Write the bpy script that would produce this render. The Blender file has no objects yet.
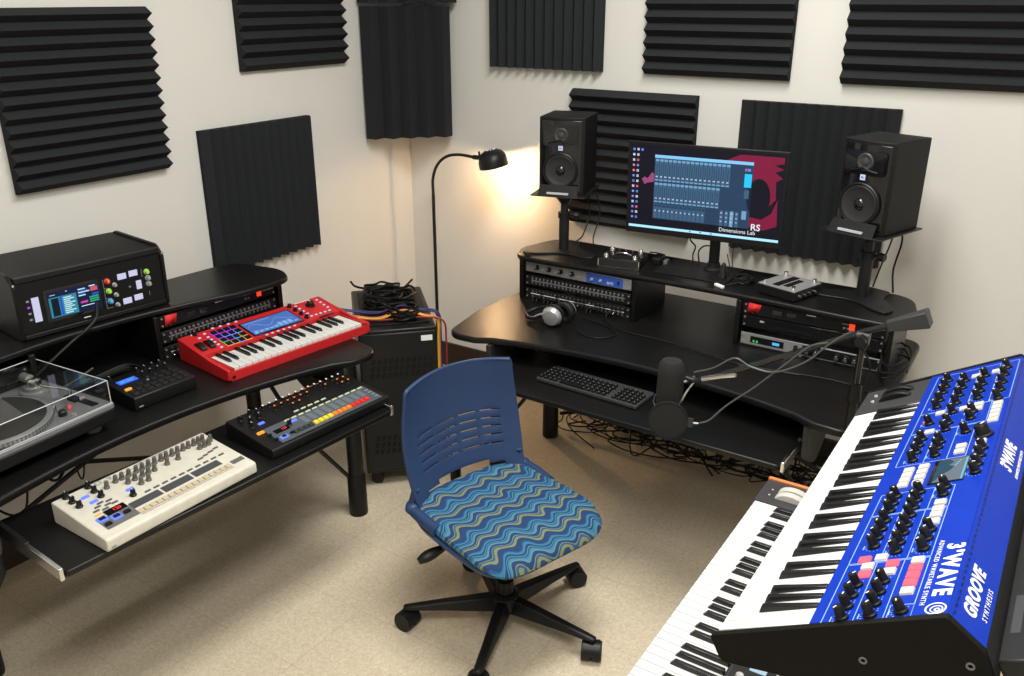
import bpy, math, random
from mathutils import Vector, Matrix
random.seed(7)
PI = math.pi
scene = bpy.context.scene
COL = scene.collection

# ---------------------------------------------------------------- camera, world, lights, exposure
cam_d = bpy.data.cameras.new('camera'); cam_d.sensor_width = 36; cam_d.lens = 868.5 / 1024 * 36
cam_d.clip_start = 0.02
cam = bpy.data.objects.new('camera', cam_d); COL.objects.link(cam)
cam.location = (2.95, -3.54, 1.92)
cam.rotation_euler = (math.radians(90 - 21.502), 0, math.radians(33.205))
scene.camera = cam
w = bpy.data.worlds.new('world'); scene.world = w; w.use_nodes = True
w.node_tree.nodes['Background'].inputs[0].default_value = (0.8, 0.85, 1, 1)
w.node_tree.nodes['Background'].inputs[1].default_value = 0.1
scene.view_settings.view_transform = 'Standard'; scene.view_settings.look = 'None'
scene.view_settings.gamma = 1.0; scene.view_settings.exposure = 0.0
scene.view_settings.use_curve_mapping = False
scene.cycles.max_bounces = 8
scene.cycles.use_denoising = True

def area_light(name, loc, sx, sy, power, color):
    d = bpy.data.lights.new(name, 'AREA'); d.shape = 'RECTANGLE'; d.size = sx; d.size_y = sy
    d.energy = power; d.color = color
    o = bpy.data.objects.new(name, d); COL.objects.link(o); o.location = loc
    return o
for lx, ly, p in ((2.0, -1.60, 70), (2.9, -3.3, 63)):
    area_light('ceiling_troffer_lamp', (lx, ly, 3.08), 0.6, 1.2, p, (1.0, 0.995, 0.95))

# ---------------------------------------------------------------- materials
MATS = {}
def mat(name, color=(.5, .5, .5), rough=.5, metal=0., emit=None, es=0., noise=0., nscale=40., bump=0., bscale=200.,
        trans=0., ior=1.45, coat=0., spec=None, sheen=0., alpha=None):
    if name in MATS: return MATS[name]
    m = bpy.data.materials.new(name); m.use_nodes = True
    nt = m.node_tree; b = nt.nodes['Principled BSDF']
    b.inputs['Base Color'].default_value = (*color, 1); b.inputs['Roughness'].default_value = rough
    b.inputs['Metallic'].default_value = metal; b.inputs['IOR'].default_value = ior
    if spec is not None: b.inputs['Specular IOR Level'].default_value = spec
    if trans: b.inputs['Transmission Weight'].default_value = trans
    if coat: b.inputs['Coat Weight'].default_value = coat; b.inputs['Coat Roughness'].default_value = .08
    if sheen: b.inputs['Sheen Weight'].default_value = sheen
    if emit: b.inputs['Base Color'].default_value = (*[c * .12 for c in color], 1); b.inputs['Specular IOR Level'].default_value = .25; b.inputs['Emission Color'].default_value = (*emit, 1); b.inputs['Emission Strength'].default_value = es
    tc = nt.nodes.new('ShaderNodeTexCoord')
    nz = nt.nodes.new('ShaderNodeTexNoise'); nz.inputs['Scale'].default_value = nscale; nz.inputs['Detail'].default_value = 4
    nt.links.new(tc.outputs['Object'], nz.inputs['Vector'])
    if not emit:
        k = noise if noise else .12
        mr = nt.nodes.new('ShaderNodeMapRange'); mr.inputs['To Min'].default_value = 1 - k; mr.inputs['To Max'].default_value = 1 + k
        nt.links.new(nz.outputs['Fac'], mr.inputs['Value'])
        mx = nt.nodes.new('ShaderNodeVectorMath'); mx.operation = 'SCALE'; mx.inputs[0].default_value = color
        nt.links.new(mr.outputs['Result'], mx.inputs['Scale']); nt.links.new(mx.outputs[0], b.inputs['Base Color'])
    if bump:
        n2 = nt.nodes.new('ShaderNodeTexNoise'); n2.inputs['Scale'].default_value = bscale; n2.inputs['Detail'].default_value = 3
        nt.links.new(tc.outputs['Object'], n2.inputs['Vector'])
        bp = nt.nodes.new('ShaderNodeBump'); bp.inputs['Strength'].default_value = bump; bp.inputs['Distance'].default_value = .002
        nt.links.new(n2.outputs['Fac'], bp.inputs['Height']); nt.links.new(bp.outputs['Normal'], b.inputs['Normal'])
    MATS[name] = m
    return m

WALL = mat('wall_paint', (.67, .655, .615), .75, noise=.03, nscale=3, bump=.15, bscale=120)
CEIL = mat('ceiling_paint', (.78, .77, .74), .9)
BASEB = mat('vinyl_baseboard', (.035, .022, .017), .45)
FOAM = mat('charcoal_foam', (.0235, .0255, .028), .95, noise=.25, nscale=300, bump=.5, bscale=500, spec=.15)
LAM = mat('black_laminate', (.0055, .0053, .0053), .36, spec=.34, noise=.1, bump=.05, bscale=600)
EDGE = mat('black_edge_band', (.022, .022, .022), .28)
STEEL = mat('black_powder_steel', (.009, .009, .0095), .4, spec=.4, bump=.1, bscale=400)
PLAS = mat('black_plastic', (.006, .006, .0065), .42, spec=.35)
RUB = mat('black_rubber', (.010, .010, .010), .7)
GLOSS = mat('gloss_black', (.006, .006, .007), .12, coat=.5)
VINYL = mat('black_vinyl_wrap', (.007, .007, .0075), .55, spec=.25, bump=.2, bscale=500)
CHROME = mat('chrome', (.75, .75, .76), .18, 1.)
SILVER = mat('silver_paint', (.50, .50, .50), .35, .6)
ALU = mat('brushed_aluminium', (.42, .42, .43), .4, .7)
RED = mat('red_plastic', (.50, .018, .020), .38)
RED2 = mat('dark_red_plastic', (.40, .014, .014), .4)
CREAM = mat('cream_plastic', (.58, .555, .475), .42)
CREAMD = mat('cream_button_plastic', (.50, .42, .30), .45)
WKEY = mat('white_key_plastic', (.66, .655, .635), .28)
BKEY = mat('black_key_plastic', (.008, .008, .009), .25)
BLUE = mat('cobalt_blue_metal', (.001, .027, .34), .4, spec=.25)
NAVY = mat('navy_chair_plastic', (.019, .044, .118), .45, bump=.15, bscale=900)
WHITEP = mat('white_print', (.80, .80, .80), .5)
LBLUEP = mat('pale_blue_print', (.28, .45, .85), .5)
GREYP = mat('grey_print', (.28, .29, .30), .5)
GREY = mat('grey_plastic', (.12, .12, .12), .45)
BRKT = mat('dark_grey_bracket', (.022, .0225, .023), .5)
DGREY = mat('dark_grey_plastic', (.035, .036, .038), .45)
WPAD = mat('frosted_white_pad', (.52, .50, .46), .45)
LPINK = mat('lit_pink_pad', (1, .2, .3), .5, emit=(1, .16, .22), es=1.0)
LWHITE = mat('lit_white_button', (1, 1, 1), .5, emit=(.62, .62, .90), es=.8)
LBLUE = mat('lit_blue_button', (.2, .3, 1), .5, emit=(.13, .22, 1), es=1.25)
LORANGE = mat('lit_orange_button', (1, .5, .1), .5, emit=(1, .38, .03), es=1.1)
LREDD = mat('lit_red_digits', (1, .05, .05), .5, emit=(1, .03, .03), es=1.6)
LPURP = mat('lit_purple', (.6, .1, 1), .5, emit=(.40, .06, .9), es=.9)
LCYAN = mat('lit_cyan', (.1, .6, 1), .5, emit=(.08, .5, 1), es=.9)
LGREEN = mat('lit_green', (.1, 1, .3), .5, emit=(.05, .8, .15), es=.8)
LYEL = mat('lit_yellow', (1, .8, .2), .5, emit=(.9, .55, .12), es=.7)
YEL = mat('yellow_key_plastic', (.85, .62, .04), .45)
ORG = mat('orange_key_plastic', (.85, .22, .02), .45)
REDK = mat('red_key_plastic', (.75, .02, .015), .45)
GRNP = mat('pale_green_button', (.50, .58, .38), .5)
KGRN = mat('lime_knob', (.35, .65, .08), .4)
KRED = mat('red_knob', (.75, .08, .03), .4)
KBLU = mat('blue_knob', (.08, .35, .65), .4)
TAN = mat('orange_cheek', (.60, .20, .06), .5)
SWR = mat('lit_red_rocker', (1, .1, .05), .5, emit=(1, .06, .02), es=1.0)
REDTAG = mat('red_fabric_tag', (.62, .02, .02), .7)
PBLUE = mat('blue_faceplate', (.03, .09, .42), .4)
PLATE = mat('silver_faceplate', (.34, .34, .34), .4, .5)
CONE = mat('woofer_cone', (.018, .018, .019), .5)
CABLE = mat('cable_black', (.006, .006, .006), .55, spec=.3)
CABG = mat('cable_grey', (.07, .07, .07), .4)
CABY = mat('cable_yellow', (.70, .42, .03), .5)
CABO = mat('cable_orange', (.62, .18, .06), .5)
CABP = mat('cable_purple', (.045, .03, .11), .5)
CABB = mat('cable_blue', (.015, .025, .12), .5)
CABR = mat('cable_red', (.22, .02, .02), .5)
MESHG = mat('foam_windscreen', (.013, .013, .0125), .95, noise=.3, nscale=700, bump=.4, bscale=900)
ACRYL = None
PLATG = mat('turntable_grey', (.22, .22, .23), .38, .3)
EDGEW = mat('acrylic_edge_glint', (.55, .56, .57), .3)  # pale colour painting the bright glints of the cover edges
VINYLR = mat('slipmat_black', (.015, .015, .015), .6)
LAMPI = mat('lamp_inner_white', (.8, .78, .72), .5)
BULB = mat('bulb_glow', (1, .8, .5), .5, emit=(1, .62, .30), es=40)

def acrylic():
    m = bpy.data.materials.new('clear_acrylic'); m.use_nodes = True; nt = m.node_tree; nt.nodes.clear()
    o = nt.nodes.new('ShaderNodeOutputMaterial'); mx = nt.nodes.new('ShaderNodeMixShader'); tr = nt.nodes.new('ShaderNodeBsdfTransparent')
    tr.inputs[0].default_value = (.94, .95, .95, 1); gl = nt.nodes.new('ShaderNodeBsdfGlossy'); gl.inputs['Roughness'].default_value = .03
    fr = nt.nodes.new('ShaderNodeFresnel'); fr.inputs[0].default_value = 1.45
    ge = nt.nodes.new('ShaderNodeNewGeometry'); sb = nt.nodes.new('ShaderNodeMath'); sb.operation = 'SUBTRACT'; sb.inputs[0].default_value = 1; nt.links.new(ge.outputs['Backfacing'], sb.inputs[1])
    ml = nt.nodes.new('ShaderNodeMath'); ml.operation = 'MULTIPLY'; nt.links.new(fr.outputs[0], ml.inputs[0]); nt.links.new(sb.outputs[0], ml.inputs[1]); nt.links.new(ml.outputs[0], mx.inputs[0]); nt.links.new(tr.outputs[0], mx.inputs[1]); nt.links.new(gl.outputs[0], mx.inputs[2]); nt.links.new(mx.outputs[0], o.inputs[0])
    return m
ACRYL = acrylic()
def floor_mat():
    m = bpy.data.materials.new('vinyl_composition_tile'); m.use_nodes = True; nt = m.node_tree; b = nt.nodes['Principled BSDF']
    tc = nt.nodes.new('ShaderNodeTexCoord')
    br = nt.nodes.new('ShaderNodeTexBrick'); br.offset = 0; br.squash = 1
    br.inputs['Scale'].default_value = 1; br.inputs['Brick Width'].default_value = .305; br.inputs['Row Height'].default_value = .305
    br.inputs['Mortar Size'].default_value = .0016; br.inputs['Mortar Smooth'].default_value = .3; br.inputs['Bias'].default_value = 0
    br.inputs['Color1'].default_value = (.65, .56, .425, 1); br.inputs['Color2'].default_value = (.675, .585, .445, 1)
    br.inputs['Mortar'].default_value = (.55, .47, .355, 1)
    nt.links.new(tc.outputs['Object'], br.inputs['Vector'])
    nz = nt.nodes.new('ShaderNodeTexNoise'); nz.inputs['Scale'].default_value = 95; nz.inputs['Detail'].default_value = 6; nz.inputs['Roughness'].default_value = .7; nz.inputs['Distortion'].default_value = 1.2
    nt.links.new(tc.outputs['Object'], nz.inputs['Vector'])
    cr = nt.nodes.new('ShaderNodeValToRGB'); cr.color_ramp.elements[0].position = .36; cr.color_ramp.elements[1].position = .62
    cr.color_ramp.elements[0].color = (.68, .63, .57, 1); cr.color_ramp.elements[1].color = (1.07, 1.07, 1.07, 1)
    nt.links.new(nz.outputs['Fac'], cr.inputs['Fac'])
    mx = nt.nodes.new('ShaderNodeMix'); mx.data_type = 'RGBA'; mx.blend_type = 'MULTIPLY'; mx.inputs[0].default_value = .7
    nt.links.new(br.outputs['Color'], mx.inputs[6]); nt.links.new(cr.outputs['Color'], mx.inputs[7])
    nt.links.new(mx.outputs[2], b.inputs['Base Color']); b.inputs['Roughness'].default_value = .42
    return m
FLOOR = floor_mat()

def wave_fabric():
    m = bpy.data.materials.new('wavy_seat_fabric'); m.use_nodes = True; nt = m.node_tree; b = nt.nodes['Principled BSDF']
    N = nt.nodes.new; Lk = nt.links.new
    def M(op, a, c=None, d=None):
        n = N('ShaderNodeMath'); n.operation = op
        for i, v in enumerate((a, c, d)):
            if v is None: continue
            if isinstance(v, (int, float)): n.inputs[i].default_value = v
            else: Lk(v, n.inputs[i])
        return n.outputs[0]
    tc = N('ShaderNodeTexCoord'); sp = N('ShaderNodeSeparateXYZ'); Lk(tc.outputs['Object'], sp.inputs[0])
    X, Y = sp.outputs[0], sp.outputs[1]
    nz = N('ShaderNodeTexNoise'); nz.inputs['Scale'].default_value = 7; Lk(tc.outputs['Object'], nz.inputs['Vector'])
    s1 = M('SINE', M('ADD', M('MULTIPLY', X, 76.), M('MULTIPLY', Y, 14.)))
    v = M('ADD', Y, M('MULTIPLY', s1, .0105))
    v = M('ADD', v, M('MULTIPLY', nz.outputs['Fac'], .085))
    s2 = M('SINE', M('ADD', M('MULTIPLY', X, 21.), 1.3))
    v = M('ADD', v, M('MULTIPLY', s2, .004))
    f = M('FRACT', M('MULTIPLY', v, 12.5))
    cr = N('ShaderNodeValToRGB'); cr.color_ramp.interpolation = 'CONSTANT'
    navy = (.018, .048, .135, 1); teal = (.035, .17, .28, 1); lb = (.08, .20, .27, 1); ol = (.18, .20, .09, 1); md = (.025, .085, .21, 1)
    st = [(0, navy), (.22, ol), (.33, md), (.40, ol), (.43, navy), (.56, lb), (.64, teal), (.70, navy), (.74, lb), (.78, navy), (.86, teal), (.95, md)]
    e = cr.color_ramp.elements
    e[0].position = 0; e[0].color = navy; e[1].position = .22; e[1].color = ol
    for p_, c_ in st[2:]:
        q = e.new(p_); q.color = c_
    Lk(f, cr.inputs['Fac']); Lk(cr.outputs['Color'], b.inputs['Base Color'])
    b.inputs['Roughness'].default_value = .85; b.inputs['Specular IOR Level'].default_value = .2
    return m
FABRIC = wave_fabric()

# ---------------------------------------------------------------- mesh builder
def fillet(poly, rad, n=6):
    """round the corners of a ccw polygon; rad is a number or a list"""
    out = []; L = len(poly)
    for i in range(L):
        r = rad if isinstance(rad, (int, float)) else rad[i]
        p = Vector(poly[i]).to_2d(); a = Vector(poly[i - 1]).to_2d(); c = Vector(poly[(i + 1) % L]).to_2d()
        if r <= 0: out.append((p.x, p.y)); continue
        d1 = (a - p).normalized(); d2 = (c - p).normalized(); ang = d1.angle(d2)
        if ang > PI - .02: out.append((p.x, p.y)); continue
        t = min(r / math.tan(ang / 2), (a - p).length * .49, (c - p).length * .49); r2 = t * math.tan(ang / 2)
        ce = p + (d1 + d2).normalized() * (r2 / math.sin(ang / 2))
        v1 = p + d1 * t - ce; v2 = p + d2 * t - ce
        s = v1.angle_signed(v2) * -1
        for k in range(n + 1):
            q = ce + Matrix.Rotation(s * k / n, 2) @ v1; out.append((q.x, q.y))
    return out
def rrect(x0, y0, x1, y1, r, n=5): return fillet([(x0, y0), (x1, y0), (x1, y1), (x0, y1)], r, n)
def catmull(pts, n=8):
    P = [Vector(p) for p in pts]; P = [P[0] * 2 - P[1]] + P + [P[-1] * 2 - P[-2]]; out = []
    for i in range(1, len(P) - 2):
        a, b, c, d = P[i - 1:i + 3]
        for k in range(n):
            t = k / n
            out.append(.5 * ((2 * b) + (c - a) * t + (2 * a - 5 * b + 4 * c - d) * t * t + (3 * b - a - 3 * c + d) * t ** 3))
    out.append(P[-2]); return out

class MB:
    def __init__(s): s.v = []; s.f = []; s.m = []
    def add(s, vs, fs, m=0, X=None):
        o = len(s.v)
        s.v += [tuple(X @ Vector(v)) if X is not None else tuple(v) for v in vs]
        s.f += [tuple(i + o for i in f) for f in fs]; s.m += [m] * len(fs); return s
    def box(s, x0, y0, z0, x1, y1, z1, m=0, X=None):
        vs = [(x, y, z) for z in (z0, z1) for x, y in ((x0, y0), (x1, y0), (x1, y1), (x0, y1))]
        return s.add(vs, [(3, 2, 1, 0), (4, 5, 6, 7), (0, 1, 5, 4), (1, 2, 6, 5), (2, 3, 7, 6), (3, 0, 4, 7)], m, X)
    def prism(s, poly, z0, z1, m=0, X=None, top=None):
        n = len(poly); tp = top or poly
        vs = [(x, y, z0) for x, y in poly] + [(x, y, z1) for x, y in tp]
        fs = [tuple(reversed(range(n))), tuple(range(n, 2 * n))] + [(i, (i + 1) % n, (i + 1) % n + n, i + n) for i in range(n)]
        return s.add(vs, fs, m, X)
    def cyl(s, p0, p1, r0, r1=None, n=20, m=0, cap=True):
        r1 = r0 if r1 is None else r1
        p0, p1 = Vector(p0), Vector(p1); d = (p1 - p0).normalized()
        a = d.orthogonal().normalized(); b = d.cross(a); vs = []
        for p, r in ((p0, r0), (p1, r1)):
            for i in range(n):
                t = 2 * PI * i / n; vs.append(p + (a * math.cos(t) + b * math.sin(t)) * r)
        fs = [(i, (i + 1) % n, (i + 1) % n + n, i + n) for i in range(n)]
        if cap: fs += [tuple(reversed(range(n))), tuple(range(n, 2 * n))]
        return s.add(vs, fs, m)
    def lathe(s, prof, n=28, m=0, X=None, cap=True):
        """prof: list of (r, z)"""
        vs = []; k = len(prof)
        for r, z in prof:
            for i in range(n): t = 2 * PI * i / n; vs.append((r * math.cos(t), r * math.sin(t), z))
        fs = []
        for j in range(k - 1):
            for i in range(n): fs.append((j * n + i, j * n + (i + 1) % n, (j + 1) * n + (i + 1) % n, (j + 1) * n + i))
        if cap: fs += [tuple(reversed(range(n))), tuple(range((k - 1) * n, k * n))]
        return s.add(vs, fs, m, X)
    def tube(s, pts, r, n=8, m=0, closed=False, smooth=True, seg=8):
        P = catmull(pts, seg) if smooth else [Vector(p) for p in pts]
        rr = r if callable(r) else (lambda t: r)
        vs = []; up = Vector((0, 0, 1)); prev = None; L = len(P)
        for i, p in enumerate(P):
            d = (P[min(i + 1, L - 1)] - P[max(i - 1, 0)])
            d = d.normalized() if d.length > 1e-9 else Vector((0, 0, 1))
            a = (prev - d * prev.dot(d)) if prev is not None else d.orthogonal()
            if a.length < 1e-6: a = d.orthogonal()
            a.normalize(); prev = a; b = d.cross(a)
            for k in range(n): t = 2 * PI * k / n; vs.append(p + (a * math.cos(t) + b * math.sin(t)) * rr(i / (L - 1)))
        fs = [(j * n + i, j * n + (i + 1) % n, (j + 1) * n + (i + 1) % n, (j + 1) * n + i) for j in range(L - 1) for i in range(n)]
        fs += [tuple(reversed(range(n))), tuple(range((L - 1) * n, L * n))]
        return s.add(vs, fs, m)
    def sphere(s, c, r, n=16, k=10, m=0, sz=1.):
        return s.lathe([(max(r * math.sin(PI * j / k), 1e-5), -r * sz * math.cos(PI * j / k)) for j in range(k + 1)], n, m, Matrix.Translation(c), cap=False)
    def mesh(s, name, mats, ang=35):
        me = bpy.data.meshes.new(name); me.from_pydata(s.v, [], s.f); me.update()
        for mm in (mats if isinstance(mats, (list, tuple)) else [mats]): me.materials.append(mm)
        for p, i in zip(me.polygons, s.m): p.material_index = i; p.use_smooth = True
        me.set_sharp_from_angle(angle=math.radians(ang)); return me
    def build(s, name, mats, parent=None, loc=(0, 0, 0), rot=(0, 0, 0), bevel=0, seg=2, ang=35):
        o = inst(s.mesh(name, mats, ang), name, parent, loc, rot)
        if bevel:
            b = o.modifiers.new('bevel', 'BEVEL'); b.width = bevel; b.segments = seg; b.limit_method = 'ANGLE'
            b.angle_limit = math.radians(40)
        return o
def inst(me, name, parent=None, loc=(0, 0, 0), rot=(0, 0, 0), scale=None):
    o = bpy.data.objects.new(name, me); COL.objects.link(o)
    if parent is not None: o.parent = parent
    o.location = loc; o.rotation_euler = rot
    if scale: o.scale = scale
    return o
def tag(o, label, cat, group=None, kind=None):
    o['label'] = label; o['category'] = cat
    if group: o['group'] = group
    if kind: o['kind'] = kind
    return o
def thing(name, label, cat, loc=(0, 0, 0), rot=(0, 0, 0), group=None):
    o = bpy.data.objects.new(name, None); COL.objects.link(o); o.empty_display_size = .05
    o.location = loc; o.rotation_euler = rot; return tag(o, label, cat, group)
def dev(name, label, cat, x, y, z, yaw, tilt=0, group=None):
    """local X runs along the front edge, Y towards the back, Z up"""
    return thing(name, label, cat, (x, y, z), (tilt, 0, yaw - PI / 2), group)
def structure(name, mb, m, **k):
    o = mb.build(name, m, **k); o['kind'] = 'structure'; return o
def text(name, body, size, m, parent, loc, rot=(0, 0, 0), depth=.0006, shear=0., bold=0., align='CENTER', space=1.):
    cu = bpy.data.curves.new(name, 'FONT'); cu.body = body; cu.size = size; cu.extrude = depth; cu.shear = shear; cu.offset = bold
    cu.align_x = align; cu.align_y = 'CENTER'; cu.space_character = space; cu.resolution_u = 3
    t = bpy.data.objects.new(name + '_tmp', cu); COL.objects.link(t)
    dg = bpy.context.evaluated_depsgraph_get(); me = bpy.data.meshes.new_from_object(t.evaluated_get(dg)); me.name = name
    bpy.data.objects.remove(t); me.materials.clear(); me.materials.append(m)
    return inst(me, name, parent, loc, rot)
def knob_mesh(r, h, body=PLAS, cap=None, line=WHITEP, n=16, name='knob'):
    b = MB(); b.lathe([(r * 1.12, 0), (r * 1.1, h * .18), (r * .86, h * .25), (r * .78, h * .9), (r * .68, h)], n, 0)
    b.box(-r * .09, r * .1, h, r * .09, r * .72, h + .0006, 1)
    if cap: b.lathe([(r * .60, h), (r * .56, h + .0015)], n, 2)
    return b.mesh(name, [body, line] + ([cap] if cap else []))
def pad_mesh(w_, d_, h_, m, r=.0012, name='pad'):
    b = MB(); b.prism(rrect(-w_ / 2, -d_ / 2, w_ / 2, d_ / 2, r, 3), 0, h_, 0, None, rrect(-w_ / 2 * .9, -d_ / 2 * .9, w_ / 2 * .9, d_ / 2 * .9, r, 3))
    return b.mesh(name, m)

# ---------------------------------------------------------------- room
RX, RY, RZ = 4.7, -5.2, 3.10
structure('floor', MB().box(-.1, RY - .1, -.1, RX + .1, .1, 0), FLOOR)
structure('ceiling', MB().box(-.1, RY - .1, RZ, RX + .1, .1, RZ + .1), CEIL)
structure('wall_left', MB().box(-.1, RY - .1, 0, 0, .1, RZ), WALL)
structure('wall_back', MB().box(0, 0, 0, RX, .1, RZ), WALL)
structure('wall_right', MB().box(RX, RY - .1, 0, RX + .1, .1, RZ), WALL)
structure('wall_rear', MB().box(0, RY - .1, 0, RX, RY, RZ), WALL)
structure('baseboard_left', MB().prism([(0, 0), (.012, 0), (.012, .012), (.006, .14), (0, .14)], RY, -.012, X=Matrix(((1, 0, 0, 0), (0, 0, 1, 0), (0, 1, 0, 0), (0, 0, 0, 1)))), BASEB)
structure('baseboard_back', MB().box(0, -.012, 0, RX, 0, .14), BASEB, bevel=.003)

# ---------------------------------------------------------------- acoustic foam
def foam(label, W, H, n, vertical, loc, rotz, depth=.052, base=.018, notch=1.):
    L = W if vertical else H; S = H if vertical else W; step = L / n
    prof = [(0, 0)]
    for i in range(n):
        prof += [(i * step + .001 * (i > 0), -base - .0), ((i + .5) * step, -depth)]
    prof += [(L, -base), (L, 0)]
    if vertical: X = Matrix.Identity(4)
    else: X = Matrix(((0, 0, -1, W), (0, 1, 0, 0), (1, 0, 0, 0), (0, 0, 0, 1)))
    b = MB(); b.prism(list(reversed(prof)), 0, S, 0, X)
    o = b.build('acoustic_foam_panel', FOAM, None, loc, (0, 0, rotz), ang=20)
    return tag(o, label, 'acoustic panel', 'foam wedge panels on the walls')
foam('large charcoal wedge foam panel with level ridges at far left of the left wall', .582, .58, 13, False, (.002, -2.05, 1.305), PI / 2)
foam('charcoal foam panel with level ridges high on left wall, cut by picture top', .595, .61, 12, False, (.002, -1.062, 1.632), PI / 2)
foam('charcoal foam panel with upright ridges low on the left wall above rack shelf', .595, .585, 12, True, (.002, -1.31, .84), PI / 2)
foam('foam panel with upright ridges high on the back wall right of the corner', .592, .61, 12, True, (.520, -.002, 1.612), 0)
foam('foam panel with level ridges high on the back wall above the monitor', .612, .61, 12, False, (1.318, -.002, 1.612), 0)
foam('foam panel with level ridges at top right of the back wall', .62, .61, 12, False, (2.126, -.002, 1.612), 0)
foam('foam panel with level ridges behind the left speaker and monitor', .595, .605, 12, False, (.970, -.002, .930), 0)
foam('foam panel with upright ridges behind the monitor and the right speaker', .605, .605, 12, True, (1.752, -.002, .926), 0)
foam('foam panel set diagonally across the room corner above the lamp', .42, .60, 5, True, (.006, -.335, 1.275), math.radians(46), depth=.062)
foam('foam panel across the corner cut off at the picture top edge', .46, .60, 5, True, (.006, -.345, 1.89), PI / 4, depth=.06)

# ---------------------------------------------------------------- workstation desks
def desk(label, cx, cy, rotz, bow, tray_front, tray_z, legs, lamhutch, hf, back, rk):
    t = thing('studio_desk', label, 'desk', (cx, cy, 0), (0, 0, rotz), 'two-level black studio desks')
    HL = .79
    fr = [(x, -.445 + bow * (1 - (x / .64) ** 2)) for x in [(-.56 + .08 * k) for k in range(15)]]
    poly = [(-HL, -.20), (-HL + .045, -.465)] + [(-.62, -.455)] + fr + [(.62, -.455), (HL - .045, -.465), (HL, -.20), (HL - .02, back), (-HL + .02, back)]
    rad = [.2, .09] + [.0] + [0] * 15 + [0, .09, .2, .06, .06]
    P = fillet(poly, rad, 8)
    b = MB(); b.prism(P, .715, .74, 0)
    b.build('desktop', [LAM, EDGE], t, bevel=.008, seg=3)
    hp = [(-HL, .10), (-HL + .06, hf), (-.6, hf)] + [(-.5 + .1 * k, hf + .005 + lamhutch * (1 - (-.5 + .1 * k) ** 2 / .25)) for k in range(11)] + [(.6, hf), (HL - .06, hf), (HL, .10), (HL - .06, .34), (-HL + .06, .34)]
    P = fillet(hp, [.15, .07, 0] + [0] * 11 + [0, .07, .15, .10, .10], 8)
    MB().prism(P, .910, .930, 0).build('hutch_shelf', LAM, t, bevel=.007, seg=3)
    for x in (-.722, -.206, .206, .722):       # rack bay side panels
        MB().box(x - .009, rk, .7405, x + .009, .30, .9095).build('rack_side_panel', LAM, t, bevel=.002)
    for s in (-1, 1):
        MB().box(s * .464 - .249, rk + .01, .7405, s * .464 + .249, .30, .746).build('rack_floor', STEEL, t)
    if rotz > 1: MB().box(-.70, .305, .7405, .70, .318, .9095).build('added_dark_backing', LAM, t)  # added dark board, keeps the space under the shelf black
    for (x, y) in legs:
        g = MB().cyl((x, y, .02), (x, y, .7145), .030, n=24).build('leg', STEEL, t)
        MB().lathe([(.036, 0), (.037, .01), (.036, .17), (.032, .178)], 24, 0, Matrix.Translation((x, y, 0))).build('leg_sleeve', PLAS, g)
    # rear crossed braces and beam
    for z0, z1 in ((.10, .62), (.62, .10)):
        MB().tube([(-.68, .30, z0), (.68, .31, z1)], .009, smooth=False).build('cross_brace', STEEL, t)
    MB().box(-.70, .285, .64, .70, .315, .70).build('rear_beam', STEEL, t, bevel=.003)
    if rotz < 1: MB().box(-.60, .10, .48, .64, .115, .7145).build('added_dark_panel', LAM, t, bevel=.001)  # added panel that turns the gap under the desktop black
    for s in (-1, 1):
        MB().tube([(s * .715, -.28, .17), (s * .52, -.26, .44), (s * .47, -.10, .71)], .008, smooth=False).build('corner_brace', STEEL, t)
    # pull-out tray
    tz = tray_z; tdep = .46 if rotz < 1 else .36
    MB().prism(fillet([(-.525, tray_front), (.575, tray_front), (.575, tray_front + tdep), (-.525, tray_front + tdep)], .012, 3), tz - .018, tz).build('keyboard_tray', LAM, t, bevel=.004)
    for x in (-.532, .582):
        r = MB(); r.box(x - .0055, tray_front + .004, tz - .022, x + .0055, tray_front + .17, tz + .012, 0)
        r.build('tray_slide', CHROME, t, bevel=.002)
        r = MB(); r.box(x - .0065, tray_front + .171, tz - .026, x + .0065, tray_front + .40, tz + .016)
        r.cyl((x - .008, tray_front + .185, tz - .004), (x + .008, tray_front + .185, tz - .004), .009)
        r.build('tray_rail', STEEL, t, bevel=.002)
    X = Matrix(((0, 0, 1, 0), (1, 0, 0, 0), (0, 1, 0, 0), (0, 0, 0, 1)))
    for x in (-.570, .603):
        pl = fillet([(-.44, .7145), (-.43, .60), (-.30, .525), (-.17, .60), (-.11, .7145)], [0, .05, .08, .05, 0], 6)
        MB().prism(pl, x - .009, x + .009, 0, X).build('tray_bracket', BRKT, t, bevel=.003)
    return t
desk_l = desk('black studio desk with raised shelf along the left wall, drum machines on its tray', .466, -2.105, math.radians(85.8), .112, -.683, .635,
              [(.742, -.29), (.71, .28), (-.555, -.06), (-.74, .28)], .075, -.010, .375, .042)
desk_r = desk('black studio desk with raised shelf at the back wall, under the monitor and speakers', 1.815, -.66, math.radians(-.5), .095, -.585, .640,
              [(-.60, -.33), (.70, -.14), (-.705, .25), (.70, .28)], .022, .0, .43, .020)

def on(t, x, y, z=0):
    """world point of a desk-local point"""
    bpy.context.view_layer.update()
    return t.matrix_world @ Vector((x, y, z))
BRL = desk_l.rotation_euler[2]; BRR = desk_r.rotation_euler[2]

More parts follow.
